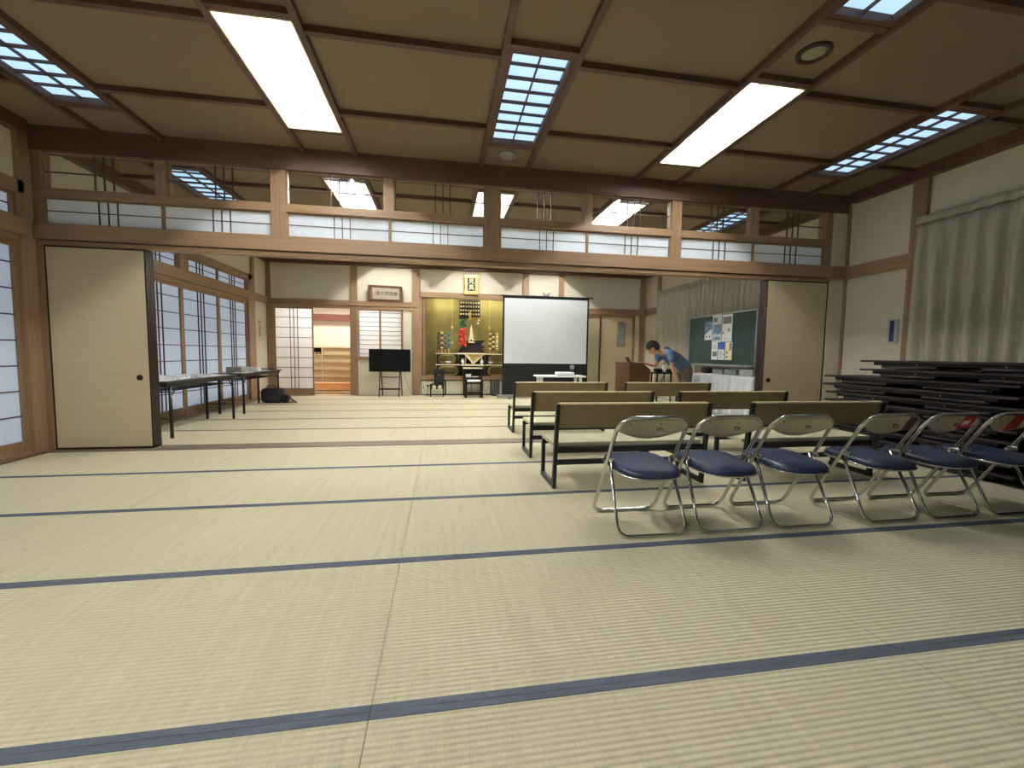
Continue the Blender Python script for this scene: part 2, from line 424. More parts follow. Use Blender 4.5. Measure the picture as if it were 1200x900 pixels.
def ceiling_speaker(x, y, r, rim, label):
    t = thing('ceiling_speaker', label, 'speaker', (x, y, ZC))
    MB().lathe([(r * 0.70, ZC - 0.004), (r * 0.74, ZC - 0.018), (r * 0.95, ZC - 0.020), (r, ZC - 0.012), (r, ZC)], (x, y, 0), 24).build('rim', rim, t, True)
    MB().lathe([(r * 0.3, ZC - 0.010), (r * 0.62, ZC - 0.009), (r * 0.72, ZC - 0.005)], (x, y, 0), 24).build('grille', M_grille, t, True)
ceiling_speaker(2.685, 2.86, 0.115, M_darkrim, 'round ceiling speaker with dark rim between two ceiling lights')
ceiling_speaker(0.715, 4.87, 0.105, M_alu, 'small round pale ceiling speaker next to the transom beam')
ceiling_speaker(0.715, 8.2, 0.105, M_alu, 'round pale ceiling speaker in the far room')

# ------------------------------------------------------------------ shoji / transom helper
def lattice_window(name, M, u0, u1, z0, z1, hz, vt, fw=0.035, depth=0.03, n0=0.0, pane=None, kick=0.0, bar=0.009, fmat=None, botrail=None):
    """frame is the root; pane and lattice are its parts"""
    fmat = fmat or wood['z']; botrail = fw if botrail is None else botrail
    f = MB(M)
    f.box(u0, u0 + fw, n0, n0 + depth, z0, z1); f.box(u1 - fw, u1, n0, n0 + depth, z0, z1)
    f.box(u0 + fw, u1 - fw, n0, n0 + depth, z1 - fw, z1); f.box(u0 + fw, u1 - fw, n0, n0 + depth, z0 + kick, z0 + kick + botrail)
    if kick: f.box(u0 + fw, u1 - fw, n0 + 0.006, n0 + depth - 0.008, z0, z0 + kick)
    r = struct(f.build(name, fmat))
    zb = z0 + kick + botrail
    MB(M).box(u0 + fw, u1 - fw, n0 + 0.004, n0 + 0.006, zb, z1 - fw).build('glass_pane' if pane is M_glass else 'paper', pane or M_paper, r)
    l = MB(M)
    for z in hz: l.box(u0 + fw, u1 - fw, n0 + 0.0065, n0 + 0.0205, z - bar / 2, z + bar / 2)
    for u in vt: l.box(u - bar / 2, u + bar / 2, n0 + 0.0065, n0 + 0.0225, zb, z1 - fw)
    if hz or vt: l.build('lattice', lattice_wood, r)
    return r

# ------------------------------------------------------------------ partition: posts, rails, transom windows, lintel
Mt = wframe('y', YT, -1)       # n points to the near room
posts = [(-4.15, -4.04), (-1.87, -1.715), (0.50, 0.69), (2.92, 3.06), (5.215, 5.33)]
for a, b in posts:
    trim(MB().box(a, b, YT - 0.004, YT + 0.115, 2.36, 3.10), wood['z'])
trim(MB().box(-4.15, -4.057, YT - 0.004, YT + 0.13, 0.003, 2.17), wood['z'])
trim(MB().box(XL, XR, YT0 + 0.075, YT1 - 0.005, 3.09, ZC + 0.02), cwood['x'])
trim(MB().box(-4.12, 5.33, YT0 + 0.06, YT1, 2.205, 2.362, 0.004), wood['x'])           # nageshi
trim(MB().box(-4.10, 5.40, YT0 + 0.085, YT1 - 0.01, 2.150, 2.196, 0.004), wood['x'])       # kamoi
mids = [-2.95, -0.60, 1.795, 4.13]
bays = [(-4.04, -1.87), (-1.715, 0.50), (0.69, 2.92), (3.06, 5.215)]
for (a, b), m in zip(bays, mids):
    trim(MB().box(a, b, YT - 0.012, YT + 0.11, 2.635, 2.722, 0.003), wood['x'])        # middle rail
    trim(MB().box(m - 0.062, m + 0.055, YT + 0.002, YT + 0.10, 2.722, 3.10), wood['z'])
    for (u0, u1) in ((a, m - 0.062), (m + 0.055, b)):
        c = (u0 + u1) / 2 + 0.03
        lattice_window(nm('window'), Mt, u0, u1, 2.722, 3.095, [2.895], [c - 0.086, c, c + 0.086], fw=0.012, depth=0.026, n0=-0.05, pane=M_glass, bar=0.011)
    for (u0, u1) in ((a, m), (m, b)):
        c = (u0 + u1) / 2 + 0.03
        lattice_window(nm('window'), Mt, u0, u1, 2.362, 2.635, [2.50], [c - 0.086, c, c + 0.086], fw=0.016, depth=0.022, n0=-0.035, bar=0.007)

# sliding doors (fusuma) pushed to both sides
def fusuma(u0, u1, y, pull_u, label):
    r = struct(MB().box(u0 + 0.012, u1 - 0.012, y + 0.003, y + 0.025, 0.02, 2.14).build(nm('door'), M_fusuma))
    f = MB()
    f.box(u0, u0 + 0.014, y, y + 0.028, 0.005, 2.15); f.box(u1 - 0.014, u1, y, y + 0.028, 0.005, 2.15)
    f.box(u0, u1, y, y + 0.028, 0.005, 0.026); f.box(u0, u1, y, y + 0.028, 2.132, 2.15)
    f.build('frame', M_lacquer, r)
    if pull_u is not None:
        MB().lathe([(0.030, y - 0.004), (0.030, y + 0.003)], (pull_u, 0, 0.78), 24, 'y').build('handle', M_lacquer, r, False, 'round dark recessed door pull')
    r['label'] = label
for k, dy in enumerate((0.0, 0.042, 0.084, 0.126)):
    y = YT - 0.004 + dy
    fusuma(-4.055, -3.128 - 0.004 * k, y, -3.235 if k == 0 else None, 'beige sliding door with black lacquer frame')
    fusuma(4.36 + 0.004 * k, 5.315, y, 4.455 if k == 0 else None, 'beige sliding door with black lacquer frame')

# ------------------------------------------------------------------ left wall
Ml = wframe('x', XL, 1)
wl = MB()
for ya, yb in ((YN, YT0), (YT1, 10.20)):
    wl.box(XL - 0.08, XL, ya, yb, 2.74, 3.6)
wl.box(XL - 0.08, XL, 10.20, YF + 0.1, 0, 3.6)
wl.box(XL - 0.08, XL - 0.02, YT0, YT1, 0, 3.6)
wl.box(XL - 0.12, XL - 0.08, YN, YT0, -0.03, 0.02); wl.box(XL - 0.12, XL - 0.08, YT1, 10.2, -0.03, 0.02)
struct(wl.build('wall_left', M_plaster))
def left_bay(u0, u1):
    h = [0.14 + 0.255 * k for k in range(1, 8)]
    c = (u0 + u1) / 2
    lattice_window(nm('window'), Ml, u0, u1, 0.02, 2.13, h, [c - 0.095, c, c + 0.095], fw=0.045, n0=-0.05, kick=0.07, botrail=0.05, bar=0.012)
    lattice_window(nm('window'), Ml, u0, u1, 2.372, 2.62, [2.495], [c - 0.095, c, c + 0.095], fw=0.03, n0=-0.05, bar=0.011)
y = 5.02
while y - 1.2 > YN - 1.0:
    left_bay(max(y - 1.2, YN), y); y -= 1.2
y = 10.03
while y > YT1 + 0.1:
    left_bay(max(y - 1.155, YT1), y); y -= 1.155
for ya, yb in ((YN, YT0), (YT1, 10.2)):
    trim(MB().box(XL - 0.06, XL + 0.05, ya, yb, 2.205, 2.372, 0.004), wood['y'])
    trim(MB().box(XL - 0.06, XL + 0.012, ya, yb, 2.13, 2.196), wood['y'])
    trim(MB().box(XL - 0.06, XL + 0.03, ya, yb, 2.62, 2.74), wood['y'])
    trim(MB().box(XL - 0.06, XL + 0.02, ya, yb, 0.003, 0.02), wood['y'])
trim(MB().box(XL, XL + 0.05, 10.2, YF, 2.205, 2.372), wood['y'])
trim(MB().box(XL - 0.06, XL + 0.03, 5.02, YT0 + 0.09, 0.003, 3.28), wood['z'])
trim(MB().box(XL - 0.06, XL + 0.03, 10.03, 10.2, 0.003, 2.74), wood['z'])
trim(MB().box(XL - 0.06, XL + 0.03, 10.2, 10.34, 0.003, 3.25), wood['z'])
trim(MB().box(XL - 0.06, XL + 0.035, 7.60, 7.84, 2.372, 2.62), wood['z'])
trim(MB().box(XL, -4.04, YF - 0.02, YF, 0.0, 3.2), wood['z'])

# ------------------------------------------------------------------ right wall
Mr = wframe('x', XR, -1)
wr = MB(); wr.box(XR, XR + 0.1, YN, YF + 0.1, 0, 3.6)
struct(wr.build('wall_right', M_plaster))
struct(MB().box(5.33, XR, YT - 0.01, YT + 0.1, 0, ZC).build('wall_corner', M_plaster))
trim(MB().box(XR - 0.03, XR - 0.004, YT - 0.045, YT - 0.01, 0.003, 3.2), wood['z'])
for ya, yb in ((YN, YT - 0.01), (YT1, YF)):
    trim(MB().box(XR - 0.045, XR, ya, yb, 2.20, 2.362, 0.004), wood['y'])
trim(MB().box(5.33, XR - 0.045, YT - 0.055, YT - 0.01, 2.20, 2.362), wood['x'])
trim(MB().box(5.36, XR - 0.03, YT - 0.045, YT - 0.01, 3.20, 3.29), cwood['x'])
trim(MB().box(XR - 0.05, XR, 4.17, 4.33, 0.003, 3.2), wood['z'])
trim(MB().box(XR - 0.05, XR, 10.24, 10.36, 0.003, 3.2), wood['z'])
trim(MB().box(XR - 0.05, XR, 5.33, 5.45, 0.003, 3.2), wood['z'])

# near wall behind the viewer
struct(MB().box(XL - 0.1, XR + 0.1, YN - 0.1, YN, 0, 3.6).build('wall_near', M_plaster))
Mn = wframe('y', YN, 1)
for k in range(4): lattice_window(nm('window'), Mn, -3.6 + 2.2 * k, -1.6 + 2.2 * k, 0.02, 2.15, [0.4 + 0.27 * j for j in range(7)], [-2.6 + 2.2 * k], n0=0.002, kick=0.1)
trim(MB().box(XL, XR, YN, YN + 0.05, 2.2, 2.36), wood['x'])

# ------------------------------------------------------------------ far wall
AX0, AX1 = -0.42, 2.09
wf = MB()
wf.box(XL - 0.05, XR + 0.1, YF, YF + 0.1, 2.60, 3.6)
wf.box(XL - 0.05, AX0, YF, YF + 0.1, 2.16, 2.60)
wf.box(AX1, XR + 0.1, YF, YF + 0.1, 2.16, 2.60)
wf.box(AX0, AX1, YF, YF + 0.1, 2.49, 2.60)
wf.box(XL - 0.05, -3.98, YF, YF + 0.1, 0, 2.16)
wf.box(-2.22, AX0, YF, YF + 0.1, 0, 0.95)
wf.box(-2.22, -2.04, YF, YF + 0.1, 0.95, 2.16)
wf.box(-1.0, AX0, YF, YF + 0.1, 0.95, 2.16)
wf.box(AX1, 3.45, YF, YF + 0.1, 0, 2.16)
wf.box(5.22, XR + 0.1, YF, YF + 0.1, 0, 2.16)
struct(wf.build('wall_back', M_plaster))
Mf = wframe('y', YF, -1)
fp = 0.03
for a, b, z0, z1 in ((-2.23, -2.06, 0, 3.2), (-0.75, -0.56, 0, 3.2), (2.09, 2.25, 0, 3.2), (3.06, 3.2, 0, 3.2), (5.38, 5.53, 0, 3.25), (-0.56, -0.52, 0.4, 2.5)):
    trim(MB().box(a, b, YF - fp, YF, z0, z1), wood['z'])
trim(MB().box(XL, -0.62, YF - 0.05, YF, 2.22, 2.345, 0.004), wood['x'])
trim(MB().box(XL, -0.76, YF - 0.035, YF, 2.145, 2.212), wood['x'])
trim(MB().box(2.09, XR, YF - 0.05, YF, 2.19, 2.345, 0.004), wood['x'])
trim(MB().box(-0.56, AX1, YF - 0.05, YF, 2.49, 2.62, 0.004), wood['x'])
# shoji door and the opening beside it
lattice_window(nm('door'), Mf, -3.99, -3.10, 0.01, 2.145, [0.2 + 0.243 * k for k in range(1, 8)], [-3.63, -3.545, -3.46], fw=0.03, n0=-0.02, kick=0.14, botrail=0.03, bar=0.013)
trim(MB().box(-2.245, -2.23, YF - 0.02, YF + 0.1, 0, 2.15), wood['z'])
trim(MB().box(-4.04, -3.99, YF - 0.02, YF + 0.1, 0, 2.15), wood['z'])
trim(MB().box(-4.0, -2.23, YF + 0.0, YF + 0.1, -0.03, 0.004), M_sill)
# paper window with bars
lattice_window(nm('window'), Mf, -2.05, -1.53, 0.95, 2.14, [1.05 + 0.113 * k for k in range(0, 10)], [], fw=0.022, n0=-0.03, bar=0.011)
lattice_window(nm('window'), Mf, -1.53, -1.0, 0.95, 2.14, [1.05 + 0.113 * k for k in range(0, 10)], [], fw=0.022, n0=-0.03, bar=0.011)
trim(MB().box(-2.06, -0.98, YF - 0.04, YF + 0.1, 0.90, 0.95), wood['x'])
trim(MB().box(-1.0, -0.97, YF - 0.035, YF + 0.1, 0.95, 2.145), wood['z'])
# right-hand doors of the far wall
for (a, b) in ((3.45, 4.24), (4.27, 5.19)):
    d = struct(MB().box(a, b, YF + 0.01, YF + 0.04, 0.005, 2.15).build(nm('door'), M_fusuma))
    if a > 4:
        MB().box(4.755, 4.985, YF + 0.004, YF + 0.012, 1.33, 1.98).build('window_frame', M_framebrown, d)
        MB().box(4.775, 4.965, YF - 0.002, YF + 0.006, 1.35, 1.655).build('frosted_pane', M_paper, d)
        MB().box(4.775, 4.965, YF - 0.002, YF + 0.006, 1.665, 1.96).build('frosted_pane', M_paper, d)
trim(MB().box(4.235, 4.275, YF - 0.01, YF + 0.04, 0, 2.16), M_framebrown)
trim(MB().box(5.18, 5.24, YF - 0.03, YF + 0.04, 0, 2.18), wood['z'])
trim(MB().box(3.44, 5.24, YF - 0.03, YF + 0.04, 2.13, 2.185), wood['x'])

# entrance corridor behind the opening
struct(MB().box(-4.6, -0.6, 12.86, 12.92, -0.03, 2.45).build('wall_corridor', noisy('corridor_plaster', (232, 226, 212), (240, 234, 222), (20, 20, 20), 0.8)))
struct(MB().box(-4.66, -4.6, YF + 0.1, 12.92, -0.03, 2.45).build('wall_corridor_left', M_plaster))
struct(MB().box(-0.66, -0.6, YF + 0.1, 12.92, -0.03, 2.45).build('wall_corridor_right', M_plaster))
struct(MB().box(-4.66, -0.6, YF + 0.1, 12.92, 2.40, 2.45).build('ceiling_corridor', M_plaster))
struct(MB().box(-4.66, -0.6, YF + 0.1, 12.92, -0.08, -0.01).build('floor_corridor', M_shelfwood))
trim(MB().box(-4.6, -0.66, 12.60, 12.70, 1.95, 2.13), M_beambrown)
def lamp(name, loc, power, size, col, rot=(0, 0, 0)):
    L = bpy.data.lights.new(name, 'AREA'); L.energy = power; L.size = size[0]; L.shape = 'RECTANGLE'; L.size_y = size[1]; L.color = col
    o = bpy.data.objects.new(name, L); COL.objects.link(o); o.location = loc; o.rotation_euler = rot; return o
lamp('corridor_lamp', (-2.6, 11.75, 2.38), 25, (2.4, 0.4), (1.0, 0.86, 0.76))

sh = thing('shoe_shelf', 'pale wooden shoe shelf in the lit entrance behind the doorway', 'shelf', (-3.0, 12.4, 0))
s = MB(); 
for x in (-4.0, -3.22, -2.44, -1.66): s.box(x - 0.015, x + 0.015, 12.2, 12.55, 0.0, 1.2)
s.build('upright', M_shelfwood, sh)
for k, z in enumerate((0.2, 0.4, 0.6, 0.8, 1.0, 1.2)): MB().box(-4.0, -1.66, 12.19, 12.55, z - 0.012, z + 0.012).build('shelf', M_shelfwood, sh)
MB().box(-4.0, -1.66, 12.53, 12.55, 0.0, 1.19).build('back_panel', M_shelfwood, sh)
for k, (z, x0, x1) in enumerate([(z, a, b) for z in (0.0, 0.2, 0.4, 0.6, 0.8, 1.0) for a, b in ((-3.98, -3.24), (-3.2, -2.46), (-2.42, -1.68)) if not (z == 1.0 and a < -3.9)]):
    MB().box(x0, x1, 12.23, 12.245, z + 0.02, z + 0.18).build('flap_door', M_fusuma, sh)
MB().box(-3.97, -3.25, 12.50, 12.528, 1.015, 1.185).build('dark_back_sheet', M_ink, sh)  # dark sheet across the back of the open top cell
for k, x in enumerate((-3.42, -3.33)):
    for dx in (0, 0.0):
        pass
    sp = MB(); sp.tube([(x, 12.26, 1.045), (x, 12.33, 1.05), (x, 12.45, 1.06)], [0.02, 0.026, 0.024], 8)
    tag(sp.build('slipper', M_white, None, True), ('white slipper on the open top shelf of the shoe rack, nearer the shoji door', 'white slipper on the open top shelf of the shoe rack, nearer the flap doors')[k], 'slipper')
tag(MB().box(-3.9, -1.9, 11.5, 11.9, 0.10, 0.27, 0.006).box(-3.8, -3.7, 11.55, 11.85, -0.01, 0.10).box(-2.1, -2.0, 11.55, 11.85, -0.01, 0.10).build('entrance_step', M_orangewood), 'orange-brown wooden step board in the lit entrance doorway', 'step')

# ------------------------------------------------------------------ altar alcove
struct(MB().box(AX0 - 0.1, AX0, YF + 0.1, 12.2, 0.4, 2.62).box(AX1, AX1 + 0.1, YF + 0.1, 12.2, 0.4, 2.62).box(AX0 - 0.1, AX1 + 0.1, 12.1, 12.2, 0.4, 2.62).build('wall_alcove', M_gold))
struct(MB().box(AX0 - 0.1, AX1 + 0.1, YF + 0.05, 12.2, 2.60, 2.66).build('ceiling_alcove', M_gold))
struct(MB().box(AX0, AX1, YF - 0.02, 12.2, 0.40, 0.49).build('trim_901', wood['x']))
struct(MB().box(AX0 - 0.14, AX1, YF - 0.05, YF - 0.02, 0.40, 0.49).build('trim_902', wood['x']))
# cupboard doors under the alcove
cup = struct(MB().box(AX0 - 0.12, AX1, YF + 0.02, YF + 0.08, 0.0, 0.40).build('trim_903', M_lacquer))
for a, b in ((-0.53, 0.08), (0.10, 0.62), (0.64, 1.26), (1.28, 2.05)):
    d = struct(MB().box(a, b, YF - 0.012, YF + 0.018, 0.03, 0.375).build(nm('door'), M_plaster))
    MB().lathe([(0.018, YF - 0.018), (0.018, YF - 0.012)], (b - 0.06 if a > 0 else a + 0.06, 0, 0.2), 14, 'y').build('handle', M_lacquer, d)
    f = MB(); f.box(a, b, YF - 0.018, YF + 0.018, 0.015, 0.032).box(a, b, YF - 0.018, YF + 0.018, 0.373, 0.39).box(a - 0.008, a + 0.008, YF - 0.018, YF + 0.018, 0.03, 0.375).box(b - 0.008, b + 0.008, YF - 0.018, YF + 0.018, 0.03, 0.375)
    f.build('frame', M_lacquer, d)
# folded doors standing at the side of the alcove
for k in range(4):
    x = -0.525 + 0.034 * k
    struct(MB().box(x, x + 0.024, YF - 0.03 + 0.006 * k, YF + 0.5, 0.495, 2.485).build(nm('door'), (wood['z'], M_framebrown)[k % 2]))
al = thing('alcove_lamp', 'thin lamp tube hidden above the golden alcove', 'lamp', (0.8, 11.3, 2.57))
MB().box(-0.3, 2.0, 11.25, 11.33, 2.575, 2.60).build('base', M_white, al)
for a, b in ((-0.25, 0.40), (1.05, 1.95)): MB().tube([(a, 11.29, 2.56), (b, 11.29, 2.56)], 0.012, 8).build('tube', M_altarlamp, al, True)

def oval_table(x0, x1, y0, y1, zl, z1, label, z0=None):
    z0 = zl if z0 is None else z0
    t = thing('altar_table', label, 'altar table', ((x0 + x1) / 2, (y0 + y1) / 2, zl))
    MB().box(x0 - 0.02, x1 + 0.02, y0 - 0.01, y1, z1 - 0.03, z1, 0.004).build('top', M_altarblack, t)
    MB().box(x0 - 0.02, x1 + 0.02, y0 - 0.016, y0 - 0.01, z1 - 0.028, z1 - 0.004).build('top_edge', M_cream, t)
    # front panel with a rounded opening
    cx, cz = (x0 + x1) / 2, (z0 + z1 - 0.03) / 2; hx, hz = (x1 - x0) / 2, (z1 - 0.03 - z0) / 2
    b = MB(); n = 40; rings = [[], [], [], []]
    for k in range(n):
        a = 2 * PI * k / n; c, s_ = math.cos(a), math.sin(a)
        sc = 1 / max(abs(c), abs(s_)); ex = 0.45
        ix = math.copysign(abs(c) ** ex, c) * (hx - 0.065); iz = math.copysign(abs(s_) ** 0.62, s_) * (hz - 0.032)
        for j, y in enumerate((y0, y0 + 0.025)):
            rings[j].append(b.v((cx + c * sc * hx, y, cz + s_ * sc * hz))); rings[2 + j].append(b.v((cx + ix, y, cz + iz)))
    for k in range(n):
        q = (k + 1) % n
        b.face([rings[0][k], rings[0][q], rings[2][q], rings[2][k]]); b.face([rings[1][k], rings[3][k], rings[3][q], rings[1][q]])
        b.face([rings[0][k], rings[1][k], rings[1][q], rings[0][q]]); b.face([rings[2][k], rings[2][q], rings[3][q], rings[3][k]])
    b.build('front_panel', M_altarblack, t)
    pts = []
    for k in range(n):
        a = 2 * PI * k / n; c, s_ = math.cos(a), math.sin(a)
        pts.append((cx + math.copysign(abs(c) ** 0.45, c) * (hx - 0.06), y0 - 0.003, cz + math.copysign(abs(s_) ** 0.62, s_) * (hz - 0.027)))
    MB().tube(pts, 0.007, 6, closed=True).build('gold_edge', M_goldshiny, t, True)
    if zl < z0:
        for xx in (x0, x1 - 0.03): MB().box(xx, xx + 0.03, y0, y0 + 0.03, zl, z0).build('leg', M_altarblack, t)
    for xx in (x0, x1 - 0.03): MB().box(xx, xx + 0.03, y1 - 0.03, y1, zl, z1 - 0.03).build('leg', M_altarblack, t)
    return t
oval_table(-0.14, 0.42, 11.50, 11.80, 0.49, 1.09, 'upper black altar table with oval opening beside the folded doors', 0.80)
oval_table(1.20, 1.80, 11.50, 11.80, 0.49, 1.09, 'upper black altar table with oval opening beside the projection screen', 0.80)
oval_table(-0.14, 0.46, 11.18, 11.44, 0.49, 0.80, 'lower black altar table with oval opening beside the folded doors')
oval_table(1.16, 1.80, 11.18, 11.44, 0.49, 0.80, 'lower black altar table with oval opening beside the projection screen')
# central table and everything on it
ct = thing('central_altar', 'black stepped central altar under the hanging canopy', 'altar', (0.79, 11.7, 0.49))
MB().box(0.46, 1.14, 11.50, 11.9, 0.49, 1.06).build('base', M_altarblack, ct)
MB().box(0.42, 1.18, 11.46, 11.95, 1.06, 1.10, 0.005).build('top', M_cream, ct)
MB().prism([(0.42, 11.6, 1.10), (1.16, 11.6, 1.10), (1.06, 11.6, 1.24), (0.52, 11.6, 1.24)], (0, 0.35, 0)).build('plinth', M_altarblack, ct)
MB().box(0.60, 1.14, 11.6, 11.9, 1.24, 1.30).box(0.66, 1.08, 11.62, 11.88, 1.30, 1.36).build('pedestal', M_altarblack, ct)
MB().prism([(0.56, 11.62, 1.40), (1.17, 11.62, 1.46), (1.10, 11.62, 1.38), (1.0, 11.62, 1.34), (0.68, 11.62, 1.34)], (0, 0.26, 0)).build('eaves', M_altarblack, ct)
ft = thing('front_altar_table', 'low front altar table with gold cloth corner and white vases', 'altar table', (0.78, 11.3, 0.49))
MB().box(0.50, 1.10, 11.12, 11.42, 0.76, 0.80, 0.004).build('top', M_cream, ft)
for xx in (0.52, 1.05):
    for yy in (11.14, 11.38): MB().box(xx, xx + 0.03, yy, yy + 0.03, 0.49, 0.76).build('leg', M_altarblack, ft)
MB().box(0.52, 1.08, 11.39, 11.41, 0.52, 0.76).build('back_panel', M_altarblack, ft)
cloth = MB().prism([(0.55, 11.13, 1.08), (1.13, 11.13, 1.08), (0.82, 11.13, 0.80)], (0, 0.006, 0))
tc_ = tag(cloth.build('altar_cloth', M_cream), 'triangular cream and gold altar cloth hanging at the centre of the altar', 'cloth')
MB().prism([(0.66, 11.124, 1.05), (1.02, 11.124, 1.05), (0.82, 11.124, 0.87)], (0, 0.004, 0)).build('gold_pattern', M_goldshiny, tc_)
MB().box(0.53, 1.15, 11.10, 11.46, 1.075, 1.09).build('top_fold', M_cream, tc_)
def vase(x, y, z, h, r, mat, label, cat='vase'):
    v = MB().lathe([(r * 0.6, 0), (r * 0.5, h * 0.12), (r, h * 0.5), (r * 0.95, h * 0.62), (r * 0.4, h * 0.85), (r * 0.62, h)], (x, y, z), 14)
    return tag(v.build('altar_vase', mat, None, True), label, cat)
vase(0.54, 11.2, 0.80, 0.15, 0.05, M_white, 'white rounded offering jar on the front altar table nearer the folded doors')
vase(1.04, 11.2, 0.80, 0.15, 0.05, M_white, 'white rounded offering jar on the front altar table nearer the projection screen')
vase(0.80, 11.2, 0.80, 0.10, 0.05, M_goldshiny, 'small gold incense pot at the middle of the front altar table', 'incense pot')
for k, (x, lab) in enumerate(((0.16, 'white offering bowl on the lower oval altar table by the folded doors'), (1.28, 'white offering bowl on the lower oval altar table by the screen'))):
    tag(MB().lathe([(0.025, 0), (0.02, 0.03), (0.06, 0.045), (0.07, 0.06), (0.05, 0.075)], (x, 11.26, 0.80), 14).build('offering_bowl', M_white, None, True), lab, 'bowl')
for x, side in ((0.62, 'left'), (1.05, 'right')):
    cs = thing('candlestick', 'brass candlestick beside the white jar on the %s of the front altar table' % side, 'candlestick', (x, 11.3, 0.80))
    MB().lathe([(0.035, 0.80), (0.012, 0.83), (0.012, 0.90), (0.03, 0.93), (0.01, 0.94)], (x, 11.3, 0), 12).build('holder', M_goldshiny, cs, True)
    MB().lathe([(0.01, 0.94), (0.01, 1.0)], (x, 11.3, 0), 8).build('candle', M_white, cs, True)
def tower(x, y, z0, z1, mats, label):
    t = thing('offering_tower', label, 'offering tower', (x, y, z0))
    MB().lathe([(0.038, z0), (0.02, z0 + 0.03), (0.025, z0 + 0.09), (0.038, z0 + 0.1)], (x, y, 0), 12).build('stand', M_goldshiny, t, True)
    n = 7; h = (z1 - z0 - 0.1) / n
    for k in range(n):
        zz = z0 + 0.1 + k * h
        m = MB()
        for a in range(6):
            an = a * PI / 3 + k * 0.5
            m.ball((x + 0.018 * math.cos(an), y + 0.018 * math.sin(an), zz + h / 2), h * 0.42, (0.8, 0.8, 1.0), 8)
        m.build('tier', mats[k % len(mats)], t, True)
tower(-0.09, 11.62, 1.09, 1.66, [M_maroon, M_green], 'maroon and green offering tower standing outermost by the folded doors')
tower(0.00, 11.58, 1.09, 1.66, [M_yellow, M_maroon], 'yellow and maroon offering tower, second from the folded doors')
tower(0.09, 11.62, 1.09, 1.66, [M_green, M_blue], 'green and pale blue offering tower, third from the folded doors')
tower(0.18, 11.58, 1.09, 1.66, [M_blue, M_green], 'blue and green offering tower nearest the red hanging brocade')
tower(1.31, 11.60, 1.09, 1.66, [M_yellow, M_maroon], 'yellow offering tower nearest the pagoda on the screen side')
tower(1.40, 11.64, 1.09, 1.64, [M_maroon, M_cream], 'maroon and cream offering tower between the two yellow ones')
tower(1.50, 11.60, 1.09, 1.66, [M_yellow, M_cream], 'cream and yellow offering tower closest to the projection screen')
# red flowers / brocade
rd = thing('red_flower_arrangement', 'bushy red flower arrangement left of the white pagoda', 'flowers', (0.545, 11.53, 1.10))
MB().lathe([(0.05, 1.10), (0.03, 1.14), (0.06, 1.22), (0.04, 1.30)], (0.545, 11.53, 0), 12).build('vase', M_altarblack, rd, True)
r_ = random.Random(3); m = MB()
for k in range(90):
    zz = 1.30 + 0.46 * r_.random(); w = 0.095 - 0.07 * (zz - 1.30)
    m.ball((0.545 + r_.uniform(-w, w), 11.53 + r_.uniform(-0.05, 0.03), zz), r_.uniform(0.026, 0.04), (1, 1, 1), 8)
m.build('blossom', M_red, rd, True)
m = MB()
for k in range(60):
    zz = 1.30 + 0.80 * (r_.random() ** 0.6)
    m.ball((0.55 + r_.uniform(-0.09, 0.09), 11.63 + r_.uniform(-0.02, 0.05), zz), r_.uniform(0.018, 0.034), (1.4, 0.6, 1), 8)
m.build('foliage', M_green, rd, True)
pg = thing('altar_pagoda', 'cream tiered miniature pagoda with dark niche on the central altar', 'pagoda', (0.79, 11.66, 1.36))
m = MB(); z = 1.38
for k, w in enumerate((0.095, 0.083, 0.07, 0.058, 0.044)):
    m.box(0.79 - w, 0.79 + w, 11.66 - w * 0.7, 11.66 + w * 0.7, z, z + 0.018).box(0.79 - w * 0.6, 0.79 + w * 0.6, 11.66 - w * 0.45, 11.66 + w * 0.45, z + 0.018, z + 0.085); z += 0.085
m.lathe([(0.02, z), (0.008, z + 0.05), (0.002, z + 0.08)], (0.79, 11.66, 0), 8)
m.build('tiers', M_cream, pg)
MB().tube([(0.79 + 0.045 * math.cos(a * PI / 12), 11.60, 1.44 + 0.045 * math.sin(a * PI / 12)) for a in range(-1, 14)], 0.010, 6).build('arch', M_white, pg, True)
MB().box(0.76, 0.82, 11.605, 11.612, 1.42, 1.47).build('niche', M_ink, pg)
# canopy hanging above
cn = thing('altar_canopy', 'dark hanging canopy strung with white beads above the altar', 'canopy', (0.74, 11.6, 2.6))
MB().box(0.45, 1.01, 11.45, 11.85, 2.52, 2.56).build('frame', M_altarblack, cn)
m = MB()
for k in range(9):
    x = 0.47 + 0.0665 * k; drop = 0.46 if abs(k - 4) > 1 else 0.30
    m.tube([(x, 11.46, 2.52), (x, 11.46, 2.52 - drop)], 0.012, 6)
for j in range(5): m.box(0.46, 1.01, 11.455, 11.465, 2.455 - 0.1 * j, 2.51 - 0.1 * j)
for j in range(4): m.box(0.46 + 0.3 * (j % 2), 0.71 + 0.3 * (j % 2), 11.457, 11.463, 2.02 + 0.1 * j, 2.11 + 0.1 * j)
m.build('bead_net', M_altarblack, cn)
m = MB()
for k in range(8):
    for j in range(4): m.ball((0.50 + 0.0665 * k, 11.445, 2.44 - 0.1 * j), 0.021, (1, 1, 1), 8)
m.build('white_beads', M_cream, cn, True)
MB().tube([(0.74, 11.5, 2.5), (0.74, 11.5, 2.25)], 0.004, 6).lathe([(0.02, 1.98), (0.05, 2.02), (0.06, 2.12), (0.05, 2.2), (0.015, 2.26)], (0.74, 11.5, 0), 12).build('centre_lantern', M_goldshiny, cn, True)
